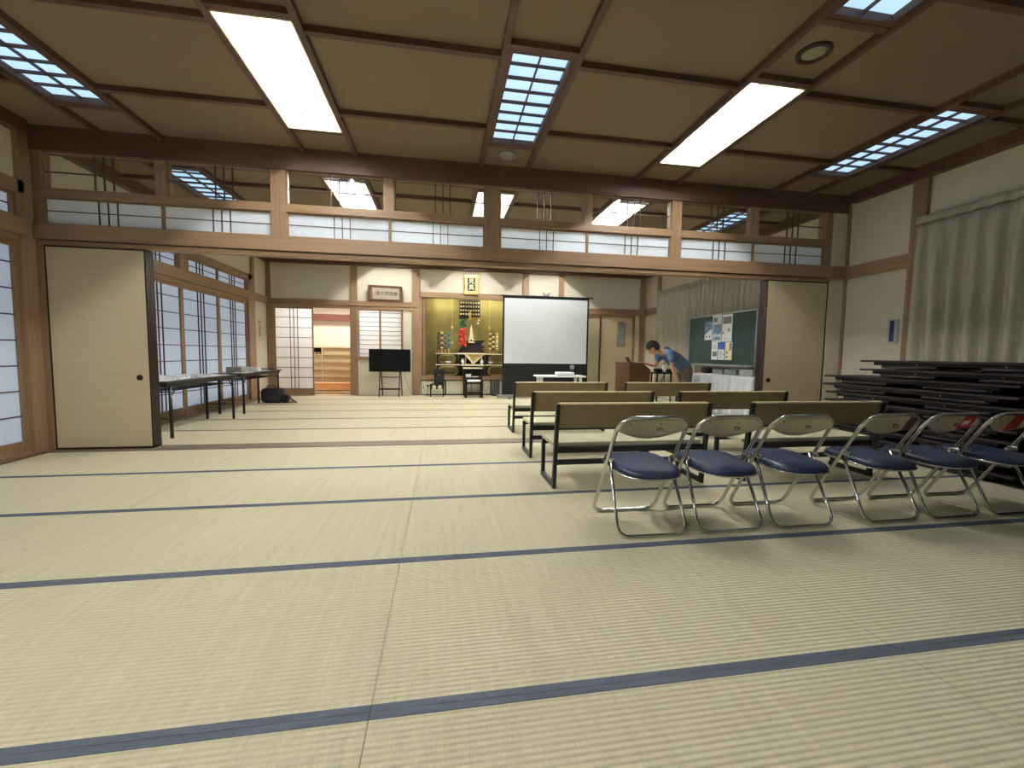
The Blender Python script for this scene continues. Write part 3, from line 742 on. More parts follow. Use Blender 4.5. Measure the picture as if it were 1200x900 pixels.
MB().tube([(0.97, 11.5, 2.1), (0.97, 11.5, 1.98)], 0.004, 6).ball((0.975, 11.5, 1.98), 0.04, (1, 1, 0.5), 10).ball((0.96, 11.5, 1.90), 0.03, (1, 1, 1), 10).build('tassel', M_cream, cn, True)
for x, lab in ((0.267, 'thin brass lantern hanging on a cord left of the altar canopy'), (1.265, 'thin brass lantern hanging on a cord right of the altar canopy')):
    h = thing('hanging_lantern', lab, 'lantern', (x, 11.42, 2.6))
    MB().tube([(x, 11.42, 2.6), (x, 11.42, 1.78)], 0.004, 6).build('cord', M_goldshiny, h)
    MB().ball((x, 11.42, 1.765), 0.05, (1, 1, 0.35), 12).lathe([(0.012, 1.70), (0.03, 1.73), (0.02, 1.80), (0.006, 1.83)], (x, 11.42, 0), 10).build('body', M_goldshiny, h, True)
    MB().tube([(x, 11.42, 1.70), (x, 11.42, 1.42)], 0.003, 6).ball((x, 11.42, 1.37), 0.028, (1.2, 1.2, 1), 10).build('pendant', M_goldshiny, h, True)

# plaque above the alcove
pq = thing('gold_plaque', 'gold framed plaque with two gold characters above the alcove', 'plaque', (0.735, YF - 0.05, 2.56))
px0, px1, pz0, pz1 = 0.565, 0.905, 2.585, 3.075
yA = YF - 0.10
m = MB()
m.box(px0, px0 + 0.075, yA - 0.01, yA + 0.02, pz0 + 0.04, pz1 - 0.02, 0.008).box(px1 - 0.075, px1, yA - 0.01, yA + 0.02, pz0 + 0.04, pz1 - 0.02, 0.008)
m.box(px0 - 0.012, px1 + 0.012, yA - 0.015, yA + 0.02, pz1 - 0.07, pz1, 0.01).box(px0 - 0.005, px1 + 0.005, yA - 0.015, yA + 0.02, pz0, pz0 + 0.08, 0.01)
for k in range(9):
    m.ball((px0 + 0.02 + 0.0375 * k, yA - 0.012, pz0 + 0.015 + 0.01 * (k % 2)), 0.016, (1, 0.6, 1), 8)
    m.ball((px0 + 0.035, yA - 0.008, pz0 + 0.1 + 0.038 * k), 0.013, (1, 0.6, 1), 8); m.ball((px1 - 0.035, yA - 0.008, pz0 + 0.1 + 0.038 * k), 0.013, (1, 0.6, 1), 8)
m.build('carved_frame', M_goldshiny, pq)
MB().box(px0 + 0.07, px1 - 0.07, yA, yA + 0.012, pz0 + 0.07, pz1 - 0.06).build('panel', M_ink, pq)
def wallM(x, y, z): return Matrix.Translation((x, y, z)) @ Matrix.Rotation(PI / 2, 4, 'X')
text_mesh('見', 0.16, 'character', M_cream, wallM(0.735, yA - 0.004, 2.92), pq)
text_mesh('真', 0.16, 'character', M_cream, wallM(0.735, yA - 0.004, 2.755), pq)
MB().tube([(0.735, yA + 0.01, pz1), (0.735, YF - 0.02, 3.13)], 0.004, 6).build('hanger', M_darkrim, pq)

# framed calligraphy, resting on the rail and tilted forward
cf = thing('calligraphy_frame', 'wide brown framed calligraphy tilted forward above the papered window', 'picture frame', (-1.38, YF - 0.03, 2.345))
TM = Matrix.Translation((-1.385, YF - 0.05, 2.35)) @ Matrix.Rotation(math.radians(14), 4, 'X') @ Matrix.Rotation(math.radians(1.0), 4, 'Y')
w, h = 0.405, 0.385
MB(TM).box(-w, w, -0.02, 0.0, 0, 0.045).box(-w, w, -0.02, 0.0, h - 0.045, h).box(-w, -w + 0.05, -0.02, 0, 0.045, h - 0.045).box(w - 0.05, w, -0.02, 0, 0.045, h - 0.045).build('frame', M_framebrown, cf)
MB(TM).box(-w + 0.05, w - 0.05, -0.008, 0, 0.045, h - 0.045).build('mount', noisy('brown_mount', (120, 92, 74), (130, 100, 80), (20, 20, 20), 0.7), cf)
MB(TM).box(-w + 0.10, w - 0.08, -0.011, -0.006, 0.055, h - 0.06).build('paper', M_matting, cf)
text_mesh('佳人然信善', 0.105, 'calligraphy', M_ink, TM @ Matrix.Translation((0.03, -0.013, 0.19)) @ Matrix.Rotation(PI / 2, 4, 'X'), cf, 0.001)

# ------------------------------------------------------------------ switches on walls
def sw(x, y, z, M, lab, w=0.06, h=0.14, blue=True):
    t = thing('wall_switch_panel', lab, 'switch panel', (x, y, z))
    MB(M).box(y - w if True else 0, y + w, 0, 0.02, z - h, z + h, 0.003).build('plate', M_switch, t)
    if blue: MB(M).box(y - w * 0.35, y + w * 0.5, 0.02, 0.024, z - h * 0.85, z + h * 0.9).build('key_strip', M_swblue, t)
    return t
sw(XR, 4.47, 1.44, Mr, 'pale wall control panel with dark blue key strip beside the post', 0.06, 0.15)
t = thing('wall_intercom', 'small beige wall intercom with curled cord by the shoji corner', 'intercom', (XL, 10.62, 1.5))
MB(Ml).box(10.57, 10.67, 0, 0.03, 1.42, 1.66, 0.004).build('body', M_fusuma, t)
MB(Ml).box(10.55, 10.69, 0, 0.015, 1.70, 1.78, 0.003).build('name_plate', M_matting, t)
MB(Ml).lathe([(0.022, 1.30), (0.022, 1.36)], (10.63, 0.02, 0), 10).build('plug', M_white, t)

# ------------------------------------------------------------------ curtains
def curtain(xw, y0, y1, z0, z1, pitch, label, ph=0.0):
    t = thing('window_curtain', label, 'curtain', (xw, (y0 + y1) / 2, z1))
    n = int((y1 - y0) / pitch * 14); nv = 10
    rr = random.Random(int(ph * 100) + 5); am = [rr.uniform(0.75, 1.25) for _ in range(400)]; sh_ = [rr.uniform(-0.3, 0.3) for _ in range(400)]
    def fn(u, v):
        y = y0 + (y1 - y0) * u; q = (y - y0) / pitch; k = int(q)
        a = (0.012 + 0.030 * min(1.0, 5 * v)) * (am[k] * (1 - (q - k)) + am[k + 1] * (q - k))
        s = math.sin(2 * PI * q + v * (sh_[k] * (1 - (q - k)) + sh_[k + 1] * (q - k)) * 1.5)
        p = math.copysign(abs(s) ** 0.75, s)
        return (xw - a * p - 0.004 * v * math.sin(q * 1.7 + ph), y + 0.012 * v * math.cos(q * 2.3), z1 - 0.085 - (z1 - 0.085 - z0) * v)
    c = MB().grid(fn, n, nv).build('cloth', M_curtain, t, True, recalc=False); solid(c, 0.003)
    def hd(u, v):
        y = y0 + (y1 - y0) * u; q = (y - y0) / pitch
        s = math.sin(2 * PI * q); a = 0.010 + 0.012 * v
        pin = max(0.0, math.cos(2 * PI * q)) ** 6
        return (xw - 0.020 - a * s - 0.022 * pin, y, z1 - 0.088 * v)
    c = MB().grid(hd, n, 2).build('pleated_heading', M_curtain, t, True, recalc=False); solid(c, 0.004)
    MB().tube([(xw + 0.02, y0 - 0.02, z1 - 0.01), (xw + 0.02, y1 + 0.02, z1 - 0.01)], 0.012, 8).build('rail', M_alu, t, True)
    return t
curtain(5.485, -2.0, 4.22, 0.92, 2.745, 0.175, 'beige pleated curtain behind the stacked folded tables', 0.4)
curtain(5.485, 5.55, 10.22, 0.40, 2.735, 0.15, 'long beige pleated curtain behind the green chalkboard', 1.9)

# ------------------------------------------------------------------ folding chairs
def arc(c, r, a0, a1, n, ax1, ax2):
    return [tuple(Vector(c) + (Vector(ax1) * math.cos(a0 + (a1 - a0) * k / n) + Vector(ax2) * math.sin(a0 + (a1 - a0) * k / n)) * r) for k in range(n + 1)]
def chair():
    t = thing('folding_chair', 'x', 'chair')
    R = 0.0122; hx = 0.226
    # outer frame: front foot bar, both long sides, top arch behind the backrest
    s0, s1 = Vector((0, 0.235, R)), Vector((0, -0.172, 0.724)); d = (s1 - s0).normalized(); rr = 0.07; rt = 0.105
    L = (s1 - s0).length
    def P(x, a): return (x, s0.y + d.y * a, s0.z + d.z * a)
    pts = []
    def corner(cx, ca, r, a0, a1, n=6):
        for k in range(n + 1):
            a = a0 + (a1 - a0) * k / n
            pts.append(P(cx + r * math.cos(a), ca + r * math.sin(a)))
    corner(-hx + rr, rr, rr, 1.5 * PI, PI); corner(-hx + rt, L - rt, rt, PI, PI / 2, 8)
    corner(hx - rt, L - rt, rt, PI / 2, 0, 8); corner(hx - rr, rr, rr, 0, -PI / 2)
    MB().tube(pts, R, 10, closed=True).build('frame', M_chrome, t, True)
    # inner frame: rear foot bar up to the pivot under the seat
    hi = 0.205; hb_ = 0.222; q0, q1 = Vector((0, -0.20, R)), Vector((0, 0.012, 0.435)); e = (q1 - q0).normalized(); Lq = (q1 - q0).length
    pts2 = [(-hi, q1.y, q1.z)]
    for k in range(7):
        a = PI + (PI / 2) * k / 6
        pts2.append((-hb_ + rr + rr * math.cos(a), q0.y + e.y * (rr + rr * math.sin(a)), q0.z + e.z * (rr + rr * math.sin(a))))
    for k in range(7):
        a = 1.5 * PI + (PI / 2) * k / 6
        pts2.append((hb_ - rr + rr * math.cos(a), q0.y + e.y * (rr + rr * math.sin(a)), q0.z + e.z * (rr + rr * math.sin(a))))
    pts2.append((hi, q1.y, q1.z))
    MB().tube(pts2, 0.0105, 10).build('rear_leg_frame', M_chrome, t, True)
    # seat
    def seat_ring(off, z):
        out = []
        for k in range(44):
            a = 2 * PI * k / 44; c, s = math.cos(a), math.sin(a); ex = 0.48
            x = math.copysign(abs(c) ** ex, c); y = math.copysign(abs(s) ** ex, s)
            hw = 0.196 + 0.004 * y
            if y < 0: y = y - 0.20 * (1 - x * x) * (1 if y < -0.5 else -2 * y) 
            yy = 0.005 + y * (0.208 + off)
            zz = 0.386 + yy * 0.06 + z
            out.append((x * (hw + off), yy, zz))
        return out
    m = MB(); prev = None
    for off, z in ((-0.012, -0.006), (0.0, 0.0), (0.001, 0.018), (-0.006, 0.030), (-0.03, 0.038), (-0.09, 0.041)):
        ring = [m.v(p) for p in seat_ring(off, z)]
        if prev:
            for k in range(44): m.face([prev[k], prev[(k + 1) % 44], ring[(k + 1) % 44], ring[k]])
        else: m.face(ring[::-1])
        prev = ring
    m.face(prev)
    seat = m.build('seat', M_vinyl, t, True)
    MB().tube(seat_ring(0.002, -0.004), 0.006, 8, closed=True).build('seat_rim', M_chrome, seat, True)
    # backrest shell: flat top edge, curved lower edge
    m = MB(); nu = 20; nv = 6; top = 0.716; g = [[], []]
    def bp(u, v, yo):
        x = (u * 2 - 1) * 0.217
        ov = max(0.0, abs(x) - (hx - rt)); zt = top - 0.004 - (rt - math.sqrt(max(0.0, rt * rt - ov * ov))) * d.z
        zb = 0.583 + 0.060 * abs(u * 2 - 1) ** 1.8
        zz = zt + (zb - zt) * v
        a = (zz - s0.z) / d.z
        return (x, s0.y + d.y * a + yo + 0.028 * (1 - (x / 0.217) ** 2) * 0.9 - 0.008, zz)
    m.grid(lambda u, v: bp(u, v, 0), nu, nv)
    global BP; BP = bp
    back = solid(m.build('backrest', M_backsheet, t, True, recalc=False), 0.012, 0)
    rim = [bp(k / 20, 1, -0.002) for k in range(21)] + [bp(1 - k / 20, 0, -0.002) for k in range(21)]
    MB().tube(rim, 0.0045, 6, closed=True).build('backrest_edge', M_chrome, back, True)
    for x in (-0.15, 0.055):
        p = bp(x / 0.434 + 0.5, 0.25, -0.008); MB().lathe([(0.004, p[1] - 0.004), (0.004, p[1] + 0.004)], (p[0], 0, p[2]), 8, 'y').build('rivet', M_black, back)
    p = bp(0.06 / 0.434 + 0.5, 0.5, -0.0085)
    m = MB()
    for a, b, c, e_ in ((-0.02, 0.02, 0.016, 0.019), (-0.02, 0.02, -0.019, -0.016), (-0.02, -0.017, -0.019, 0.019), (0.017, 0.02, -0.019, 0.019), (-0.008, 0.008, -0.004, 0.006)):
        m.box(p[0] + a, p[0] + b, p[1] - 0.001, p[1] + 0.002, p[2] + c, p[2] + e_)
    m.build('square_mark', M_darkrim, back)
    # hinges
    for sx in (-1, 1):
        MB().box(sx * 0.2145 - 0.012, sx * 0.2145 + 0.012, -0.055, 0.005, 0.425, 0.452, 0.004).build('hinge', M_chrome, t, True)
    return t
ch0 = chair()
chairs = [(1.262, 0.0, 'first in the row, end chair toward the room middle'),
          (1.785, 0.3, 'second in the row from the room middle'),
          (2.305, -0.5, 'third in the row from the room middle'),
          (2.985, 1.0, 'fourth in the row, painted dark red reflection on back'),
          (3.495, 0.5, 'fifth in the row, white-marked painted red reflection on back'),
          (4.03, 0.5, 'last in the row, plain painted red reflection on back')]
def chair_reflection(c, u0, u1, white, mat):  # red reflection on the backrest, painted as a coloured patch
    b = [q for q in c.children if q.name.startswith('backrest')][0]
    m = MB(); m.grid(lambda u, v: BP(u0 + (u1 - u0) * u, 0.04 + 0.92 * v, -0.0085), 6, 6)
    s = solid(m.build('red_reflection', mat, b, True, recalc=False), 0.002, 0)
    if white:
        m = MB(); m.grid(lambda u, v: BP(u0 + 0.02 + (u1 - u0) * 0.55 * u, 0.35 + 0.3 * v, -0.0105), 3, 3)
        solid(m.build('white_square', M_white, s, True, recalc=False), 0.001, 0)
for i, (x, a, lab) in enumerate(chairs):
    c = ch0 if i == 0 else copy_tree(ch0)
    c['label'] = 'chrome folding chair, navy seat, ' + lab
    c['group'] = 'row of folding chairs behind the benches'
for i, (x, a, lab) in enumerate(chairs):
    c = [o for o in COL.objects if o.parent is None and o.get('category') == 'chair' and lab in o['label']][0]
    if i == 3: chair_reflection(c, 0.80, 0.93, False, M_darkred)
    if i == 4: chair_reflection(c, 0.70, 0.90, True, M_redreflection)
    if i == 5: chair_reflection(c, 0.48, 0.72, False, M_redreflection)
    c.location = (x, 2.50, 0); c.rotation_euler = (0, 0, math.radians(a))

# ------------------------------------------------------------------ benches
def bench():
    t = thing('bench', 'x', 'bench'); hx = 0.675
    for s in (-1, 1):
        x0, x1 = (s * hx - 0.03, s * hx) if s > 0 else (s * hx, s * hx + 0.03)
        MB().box(x0, x1, -0.215, 0.215, 0.0, 0.045, 0.003).build('runner', M_black, t)
        MB().prism([(x0, -0.215, 0.045), (x0, -0.178, 0.045), (x0, -0.215, 0.40), (x0, -0.262, 0.705), (x0, -0.292, 0.705), (x0, -0.252, 0.40)], (x1 - x0, 0, 0)).build('rear_post', M_black, t)
        MB().box(x0, x1, 0.165, 0.20, 0.045, 0.335, 0.002).build('leg', M_black, t)
    MB().box(-hx + 0.03, hx - 0.03, -0.205, -0.175, 0.195, 0.235).build('stretcher', M_black, t)
    MB().box(-hx + 0.03, hx - 0.03, -0.215, -0.175, 0.295, 0.345).build('seat_rail', M_black, t)
    MB().box(-hx + 0.03, hx - 0.03, 0.165, 0.195, 0.295, 0.34).build('seat_rail', M_black, t)
    MB().box(-hx + 0.005, hx - 0.005, -0.17, 0.215, 0.342, 0.375, 0.008).build('seat', M_benchseat, t)
    th = -0.045
    MB().prism([(-hx + 0.03, -0.215, 0.512), (-hx + 0.03, -0.243, 0.505), (-hx + 0.03, -0.274, 0.698), (-hx + 0.03, -0.245, 0.70)], (2 * hx - 0.06, 0, 0)).build('backrest', M_benchback, t)
    MB().box(-hx + 0.028, hx - 0.028, -0.277, -0.242, 0.697, 0.712, 0.004).build('top_edge', M_benchedge, t)
    return t
b0 = bench(); first = True
for (x, y, lab) in ((1.565, 3.48, 'nearest bench toward the room middle, beside the first chairs'),
                    (1.585, 4.50, 'second bench back from the chairs, toward the room middle'),
                    (1.64, 5.93, 'farthest bench, before the projection screen'),
                    (3.29, 3.48, 'nearest bench on the curtain side, beside the stacked tables'),
                    (3.225, 4.50, 'second bench on the curtain side, before the sheet-covered table'),
                    (3.245, 5.93, 'farthest bench on the curtain side, before the podium')):
    c = b0 if first else copy_tree(b0); first = False
    c.location = (x, y, 0.0); c['label'] = lab + ', olive back'; c['group'] = 'benches facing the altar'

# ------------------------------------------------------------------ stacks of folded low tables
def low_table():
    t = thing('folded_low_table', 'x', 'folding table')
    MB().box(-0.30, 0.30, -0.93, 0.93, 0.072, 0.094, 0.003).build('tabletop', M_stacktop, t)
    MB().box(-0.27, 0.27, -0.78, 0.80, 0.040, 0.072).build('apron', M_stackbody, t)
    for sy in (-1, 1):
        m = MB(); m.tube([(-0.262, sy * 0.18, 0.022), (-0.262, sy * 0.70, 0.022)], 0.016, 8); m.tube([(0.262, sy * 0.18, 0.022), (0.262, sy * 0.70, 0.022)], 0.016, 8)
        m.tube([(-0.262, sy * 0.22, 0.022), (0.262, sy * 0.22, 0.022)], 0.012, 8)
        m.box(-0.262, 0.262, sy * 0.66, sy * 0.72, 0.008, 0.04)
        m.build('folded_leg', M_stackbody, t)
    for sy in (-0.35, 0.35):
        MB().ball((-0.279, sy, 0.052), 0.009, (1, 1, 1), 8).build('catch', M_alu, t, True)
    return t
ordn = ['bottom', 'second', 'third', 'fourth', 'fifth', 'sixth', 'seventh', 'eighth', 'ninth', 'tenth', 'topmost']
lt0 = low_table(); first = True; rj = random.Random(11)
for st, (y, nl) in enumerate(((3.72, 11), (1.80, 9))):
    for k in range(nl):
        c = lt0 if first else copy_tree(lt0); first = False
        yy = y + rj.uniform(-0.022, 0.022) - (0.45 if (k >= 9 and st == 0) else 0)
        c.location = (5.115 + rj.uniform(-0.015, 0.015), yy, 0.0985 * k + 0.0)
        lv = ordn[k] if k in (0, 10) else ordn[k] + ' up'
        c['label'] = 'dark brown folded low table, %s in the %s stack by the curtain' % (lv, ('full-length', 'frame-edge')[st])
        c['group'] = 'folded tables stacked along the curtain'

# ------------------------------------------------------------------ long folding tables by the shoji
def long_table():
    t = thing('folding_table', 'x', 'table')
    MB().box(-0.225, 0.225, -0.90, 0.90, 0.675, 0.70, 0.004).build('tabletop', M_tabletop, t)
    MB().box(-0.20, 0.20, -0.86, 0.86, 0.635, 0.675).build('underframe', M_black, t)
    MB().box(-0.18, 0.18, -0.66, 0.66, 0.575, 0.585).build('wire_shelf', M_black, t)
    for sy in (-1, 1):
        for sx in (-1, 1):
            y = sy * 0.78
            l = MB().tube([(sx * 0.19, y, 0.0), (sx * 0.19, y, 0.66)], 0.020, 8).build('leg', M_black, t, True)
            MB().tube([(sx * 0.19, y, 0.50), (sx * 0.19, y - sy * 0.16, 0.655)], 0.008, 6).build('brace', M_black, l, True)
        MB().tube([(-0.19, sy * 0.78, 0.24), (0.19, sy * 0.78, 0.24)], 0.009, 6).build('crossbar', M_black, t, True); MB().tube([(-0.19, sy * 0.78, 0.57), (0.19, sy * 0.78, 0.57)], 0.009, 6).build('crossbar', M_black, t, True)
    return t
l0 = long_table()
l0.location = (-3.46, 6.52, 0.0); l0['label'] = 'long narrow dark folding table beside the sliding doors, covered with newspapers'
l1 = copy_tree(l0); l1.location = (-3.545, 8.64, 0); l1['label'] = 'long narrow dark folding table nearer the altar wall, with grey box on it'
l0['group'] = l1['group'] = 'folding tables along the shoji'
# papers and objects on the tables
def crumpled(name, x0, x1, y0, y1, z, h, mat, label, cat, seed):
    rr = random.Random(seed); ph = [rr.uniform(0, 6) for _ in range(6)]
    def fn(u, v):
        x = x0 + (x1 - x0) * u; yy = y0 + (y1 - y0) * v
        e = min(u, 1 - u, v, 1 - v) * 6; e = min(1, e)
        b = 0.5 + 0.22 * math.sin(9 * u + ph[0] + 3 * v) + 0.2 * math.sin(13 * v + ph[1]) + 0.12 * math.sin(23 * u - 17 * v + ph[2])
        return (x + 0.012 * math.sin(20 * v + ph[3]), yy + 0.012 * math.sin(15 * u + ph[4]), z + 0.004 + h * e * b)
    m = MB(); m.grid(fn, 14, 14)
    o = m.build(name, mat, None, True, recalc=False); solid(o, 0.004, 1)
    return tag(o, label, cat)
crumpled('newspaper_pile', -3.67, -3.28, 5.62, 5.98, 0.70, 0.055, M_newsprint, 'crumpled printed newspapers at the near end of the table beside the doors', 'newspapers', 1)
crumpled('plastic_wrapped_papers', -3.66, -3.30, 6.02, 6.40, 0.70, 0.06, M_newsprint, 'plastic-wrapped papers heaped highest at the middle of the newspaper table', 'papers', 2)
crumpled('loose_papers', -3.62, -3.26, 6.44, 6.80, 0.70, 0.045, M_newsprint, 'loose grey papers lying beyond the wrapped papers', 'papers', 3)
crumpled('white_sheet_pile', -3.60, -3.28, 6.86, 7.20, 0.70, 0.02, M_paperwhite, 'flat white paper sheets at the far end of the newspaper table', 'papers', 4)
tag(MB().box(-3.66, -3.42, 7.95, 8.35, 0.70, 0.80, 0.004).build('storage_box', M_greybox), 'low grey cardboard box on the table nearer the altar wall', 'box')
tag(MB().box(-3.62, -3.36, 8.45, 8.62, 0.70, 0.77, 0.004).build('tissue_box', M_white), 'small white box beside the grey cardboard box', 'box')
tag(MB().box(-3.50, -3.34, 7.86, 7.94, 0.70, 0.71).box(-3.41, -3.34, 7.94, 8.30, 0.70, 0.708).build('paper_sheet', M_paperwhite), 'white paper sheets in front of the grey cardboard box', 'papers')
crumpled('flyer_spread', -3.74, -3.36, 8.72, 9.02, 0.70, 0.012, M_paperwhite, 'pale flyers spread beyond the small white box', 'papers', 5)
crumpled('black_folder_pile', -3.72, -3.36, 9.08, 9.42, 0.70, 0.035, M_blackmatte, 'black folders lying at the far end of the folding table', 'folders', 6)
# black bag on the floor under the far table end
bg = thing('black_shoulder_bag', 'black bag on the floor beneath the far end of the folding table', 'bag', (-3.5, 9.5, 0))
def superbox(cx, cy, cz, hx, hy, hz, e=0.5, n=24, M=None):
    m = MB(M)
    def fn(u, v):
        a = 2 * PI * u; b = -PI / 2 + PI * v
        cb_, sb = max(0.0, math.cos(b)), math.sin(b)
        f = lambda t: math.copysign(abs(t) ** e, t)
        return (cx + hx * f(math.cos(a)) * cb_ ** e, cy + hy * f(math.sin(a)) * cb_ ** e, cz + hz * f(sb))
    m.grid(fn, n, n // 2); return m
superbox(-3.50, 9.52, 0.155, 0.21, 0.13, 0.155, 0.45).build('body', M_blackmatte, bg, True)
superbox(-3.24, 9.50, 0.09, 0.09, 0.11, 0.09, 0.7).build('side_pocket', M_blackmatte, bg, True)
MB().tube([(-3.30, 9.42, 0.20), (-3.2, 9.40, 0.17), (-3.1, 9.42, 0.09), (-3.04, 9.46, 0.02), (-3.02, 9.5, 0.012)], 0.012, 6).build('strap', M_blackmatte, bg, True)
MB().tube([(-3.62, 9.5, 0.30), (-3.58, 9.5, 0.36), (-3.48, 9.5, 0.37), (-3.42, 9.5, 0.30)], 0.01, 6).build('handle', M_blackmatte, bg, True)
tag(superbox(-3.13, 9.52, 0.04, 0.07, 0.08, 0.04, 0.7).build('brown_pouch', M_fusuma, None, True), 'small tan pouch beside the black bag', 'pouch')

# ------------------------------------------------------------------ television on easel
tv = thing('television', 'black flat television on an easel stand before the papered window', 'television', (-1.25, 10.72, 0.6))
x0, x1, z0, z1 = -1.755, -0.765, 0.61, 1.168; yv = 10.70
MB().box(x0, x1, yv, yv + 0.035, z0, z1, 0.004).build('casing', M_black, tv)
MB().box(x0 + 0.012, x1 - 0.012, yv - 0.002, yv + 0.001, z0 + 0.018, z1 - 0.012).build('screen', M_tvscreen, tv)
es = thing('television_stand', 'black folding easel stand carrying the television', 'stand', (-1.25, 10.75, 0))
for x in (-1.49, -1.02):
    MB().tube([(x - 0.02, 10.62, 0.0), (x, 10.76, 0.9)], 0.014, 6).build('leg', M_black, es, True)
    MB().tube([(x + 0.03, 10.93, 0.0), (x, 10.76, 0.9)], 0.014, 6).build('leg', M_black, es, True)
MB().box(-1.50, -1.01, 10.66, 10.69, 0.17, 0.21).build('lower_crossbar', M_black, es)
MB().box(-1.49, -1.02, 10.70, 10.72, 0.47, 0.49).build('upper_crossbar', M_black, es)
MB().box(-1.5, -1.0, 10.735, 10.76, 0.8, 0.9).build('mount', M_black, es)
tag(MB().tube([(-0.93, 10.78, 0.62), (-0.90, 10.85, 0.45), (-0.83, 10.95, 0.2), (-0.77, 10.99, 0.05), (-0.70, 10.97, 0.012)], 0.004, 6).build('television_cable', M_cable), 'thin cable hanging from the television down to the wall post', 'cable')

# ------------------------------------------------------------------ stools / stand / speaker in front of altar
st = thing('low_stool', 'small dark stool with two white pads carrying the black speaker', 'stool', (-0.15, 10.7, 0))
MB().box(-0.30, 0.06, 10.58, 10.82, 0.285, 0.315, 0.004).build('top', M_altarblack, st)
for x in (-0.29, 0.025):
    for y in (10.59, 10.785): MB().box(x, x + 0.028, y, y + 0.028, 0, 0.285).build('leg', M_altarblack, st)
MB().box(-0.28, 0.04, 10.585, 10.6, 0.20, 0.285).build('apron', M_altarblack, st)
for x in (-0.19, -0.05): MB().lathe([(0.05, 10.575), (0.05, 10.584)], (x, 0, 0.245), 14, 'y').build('white_pad', M_cream, st)
bx = thing('black_box_speaker', 'black box speaker standing on the small stool', 'speaker', (-0.07, 10.7, 0.315))
MB().box(-0.19, 0.055, 10.62, 10.80, 0.315, 0.675, 0.006).build('cabinet', M_blackmatte, bx)
MB().box(-0.17, 0.035, 10.612, 10.622, 0.34, 0.65).build('grille', M_black, bx)
MB().box(-0.10, -0.05, 10.608, 10.613, 0.535, 0.545).build('badge', M_alu, bx)
tag(MB().lathe([(0.02, 0.315), (0.045, 0.335), (0.05, 0.35), (0.03, 0.352)], (-0.26, 10.66, 0), 14).build('small_dish', M_white, None, True), 'small white dish on the stool end beside the black speaker', 'dish')
mk = MB().tube([(-0.36, 10.62, 0.012), (-0.34, 10.66, 0.25)], 0.008, 6).ball((-0.345, 10.66, 0.27), 0.03, (1.4, 1, 0.8), 8)
tag(mk.build('bell_striker', M_altarblack, None, True), 'dark knobbed striker standing left of the small stool', 'striker')
rs = thing('reading_stand', 'dark wooden prayer stand with white cushion before the altar', 'stand', (0.79, 10.5, 0))
for x in (0.56, 0.95):
    MB().box(x, x + 0.05, 10.36, 10.42, 0.03, 0.44).build('leg', M_lacquer, rs); MB().box(x, x + 0.05, 10.64, 10.70, 0.03, 0.44).build('leg', M_lacquer, rs)
    MB().box(x - 0.01, x + 0.06, 10.33, 10.73, 0.0, 0.035).build('runner', M_lacquer, rs)
MB().box(0.56, 1.0, 10.36, 10.70, 0.34, 0.38).build('seat', M_lacquer, rs)
MB().box(0.60, 0.96, 10.38, 10.40, 0.10, 0.14).build('stretcher', M_lacquer, rs)
MB().box(0.70, 0.72, 10.37, 10.39, 0.14, 0.34).build('stretcher', M_lacquer, rs)
superbox(0.785, 10.52, 0.405, 0.19, 0.15, 0.03, 0.5).build('cushion', M_white, rs, True)
dk = thing('sutra_desk', 'small open black sutra desk with papers behind the prayer stand', 'desk', (0.78, 10.85, 0))
for x in (0.54, 0.99): MB().box(x, x + 0.03, 10.78, 11.0, 0.0, 0.70).build('side', M_altarblack, dk)
MB().box(0.53, 1.03, 10.77, 11.0, 0.70, 0.725).build('top', M_cream, dk)
MB().box(0.57, 0.99, 10.8, 11.0, 0.46, 0.48).build('shelf', M_altarblack, dk)
tag(MB().box(0.60, 0.74, 10.80, 10.92, 0.48, 0.56, 0.004).build('sutra_book', M_paperwhite), 'white book standing on the black desk shelf', 'book')
tag(MB().box(0.77, 0.92, 10.80, 10.94, 0.48, 0.50, 0.003).build('paper_booklet', M_paperwhite), 'thin white booklet lying flat on the black desk shelf', 'book')
ra = thing('slatted_heater', 'narrow dark slatted unit beside the projection screen base', 'heater', (1.38, 10.86, 0))
MB().box(1.29, 1.47, 10.82, 10.92, 0.0, 0.415, 0.004).build('body', M_black, ra)
for k in range(4): MB().box(1.31 + 0.04 * k, 1.325 + 0.04 * k, 10.812, 10.822, 0.03, 0.39).build('slat', M_greybox, ra)

# ------------------------------------------------------------------ projection screen
ps = thing('projection_screen', 'white projection screen with black border standing on the mats', 'projection screen', (2.56, 10.3, 0))
sx0, sx1, ys = 1.465, 3.665, 10.32
MB().box(sx0, sx1, ys, ys + 0.004, 0.07, 2.50).build('black_border', M_screenblack, ps)
MB().box(sx0 + 0.045, sx1 - 0.045, ys - 0.003, ys, 0.86, 2.455).build('white_fabric', M_screen, ps)
MB().box(sx0 - 0.06, sx1 + 0.10, ys - 0.012, ys + 0.02, 2.50, 2.53, 0.004).build('top_bar', M_black, ps)
MB().box(1.34, sx1 + 0.12, ys - 0.08, ys + 0.08, 0.0, 0.085, 0.01).build('base_housing', M_alu, ps)
for x in (1.6, 3.5): MB().box(x, x + 0.06, ys - 0.25, ys + 0.25, 0.0, 0.02).build('foot', M_black, ps)
MB().tube([(2.56, ys + 0.03, 0.08), (2.56, ys + 0.03, 2.60)], 0.014, 8).build('rear_pole', M_alu, ps, True)
MB().box(2.50, 2.64, ys - 0.01, ys + 0.05, 2.53, 2.575, 0.004).box(2.48, 2.53, ys - 0.01, ys + 0.04, 2.575, 2.62).box(2.58, 2.66, ys - 0.01, ys + 0.03, 2.58, 2.615).build('catch', M_alu, ps)
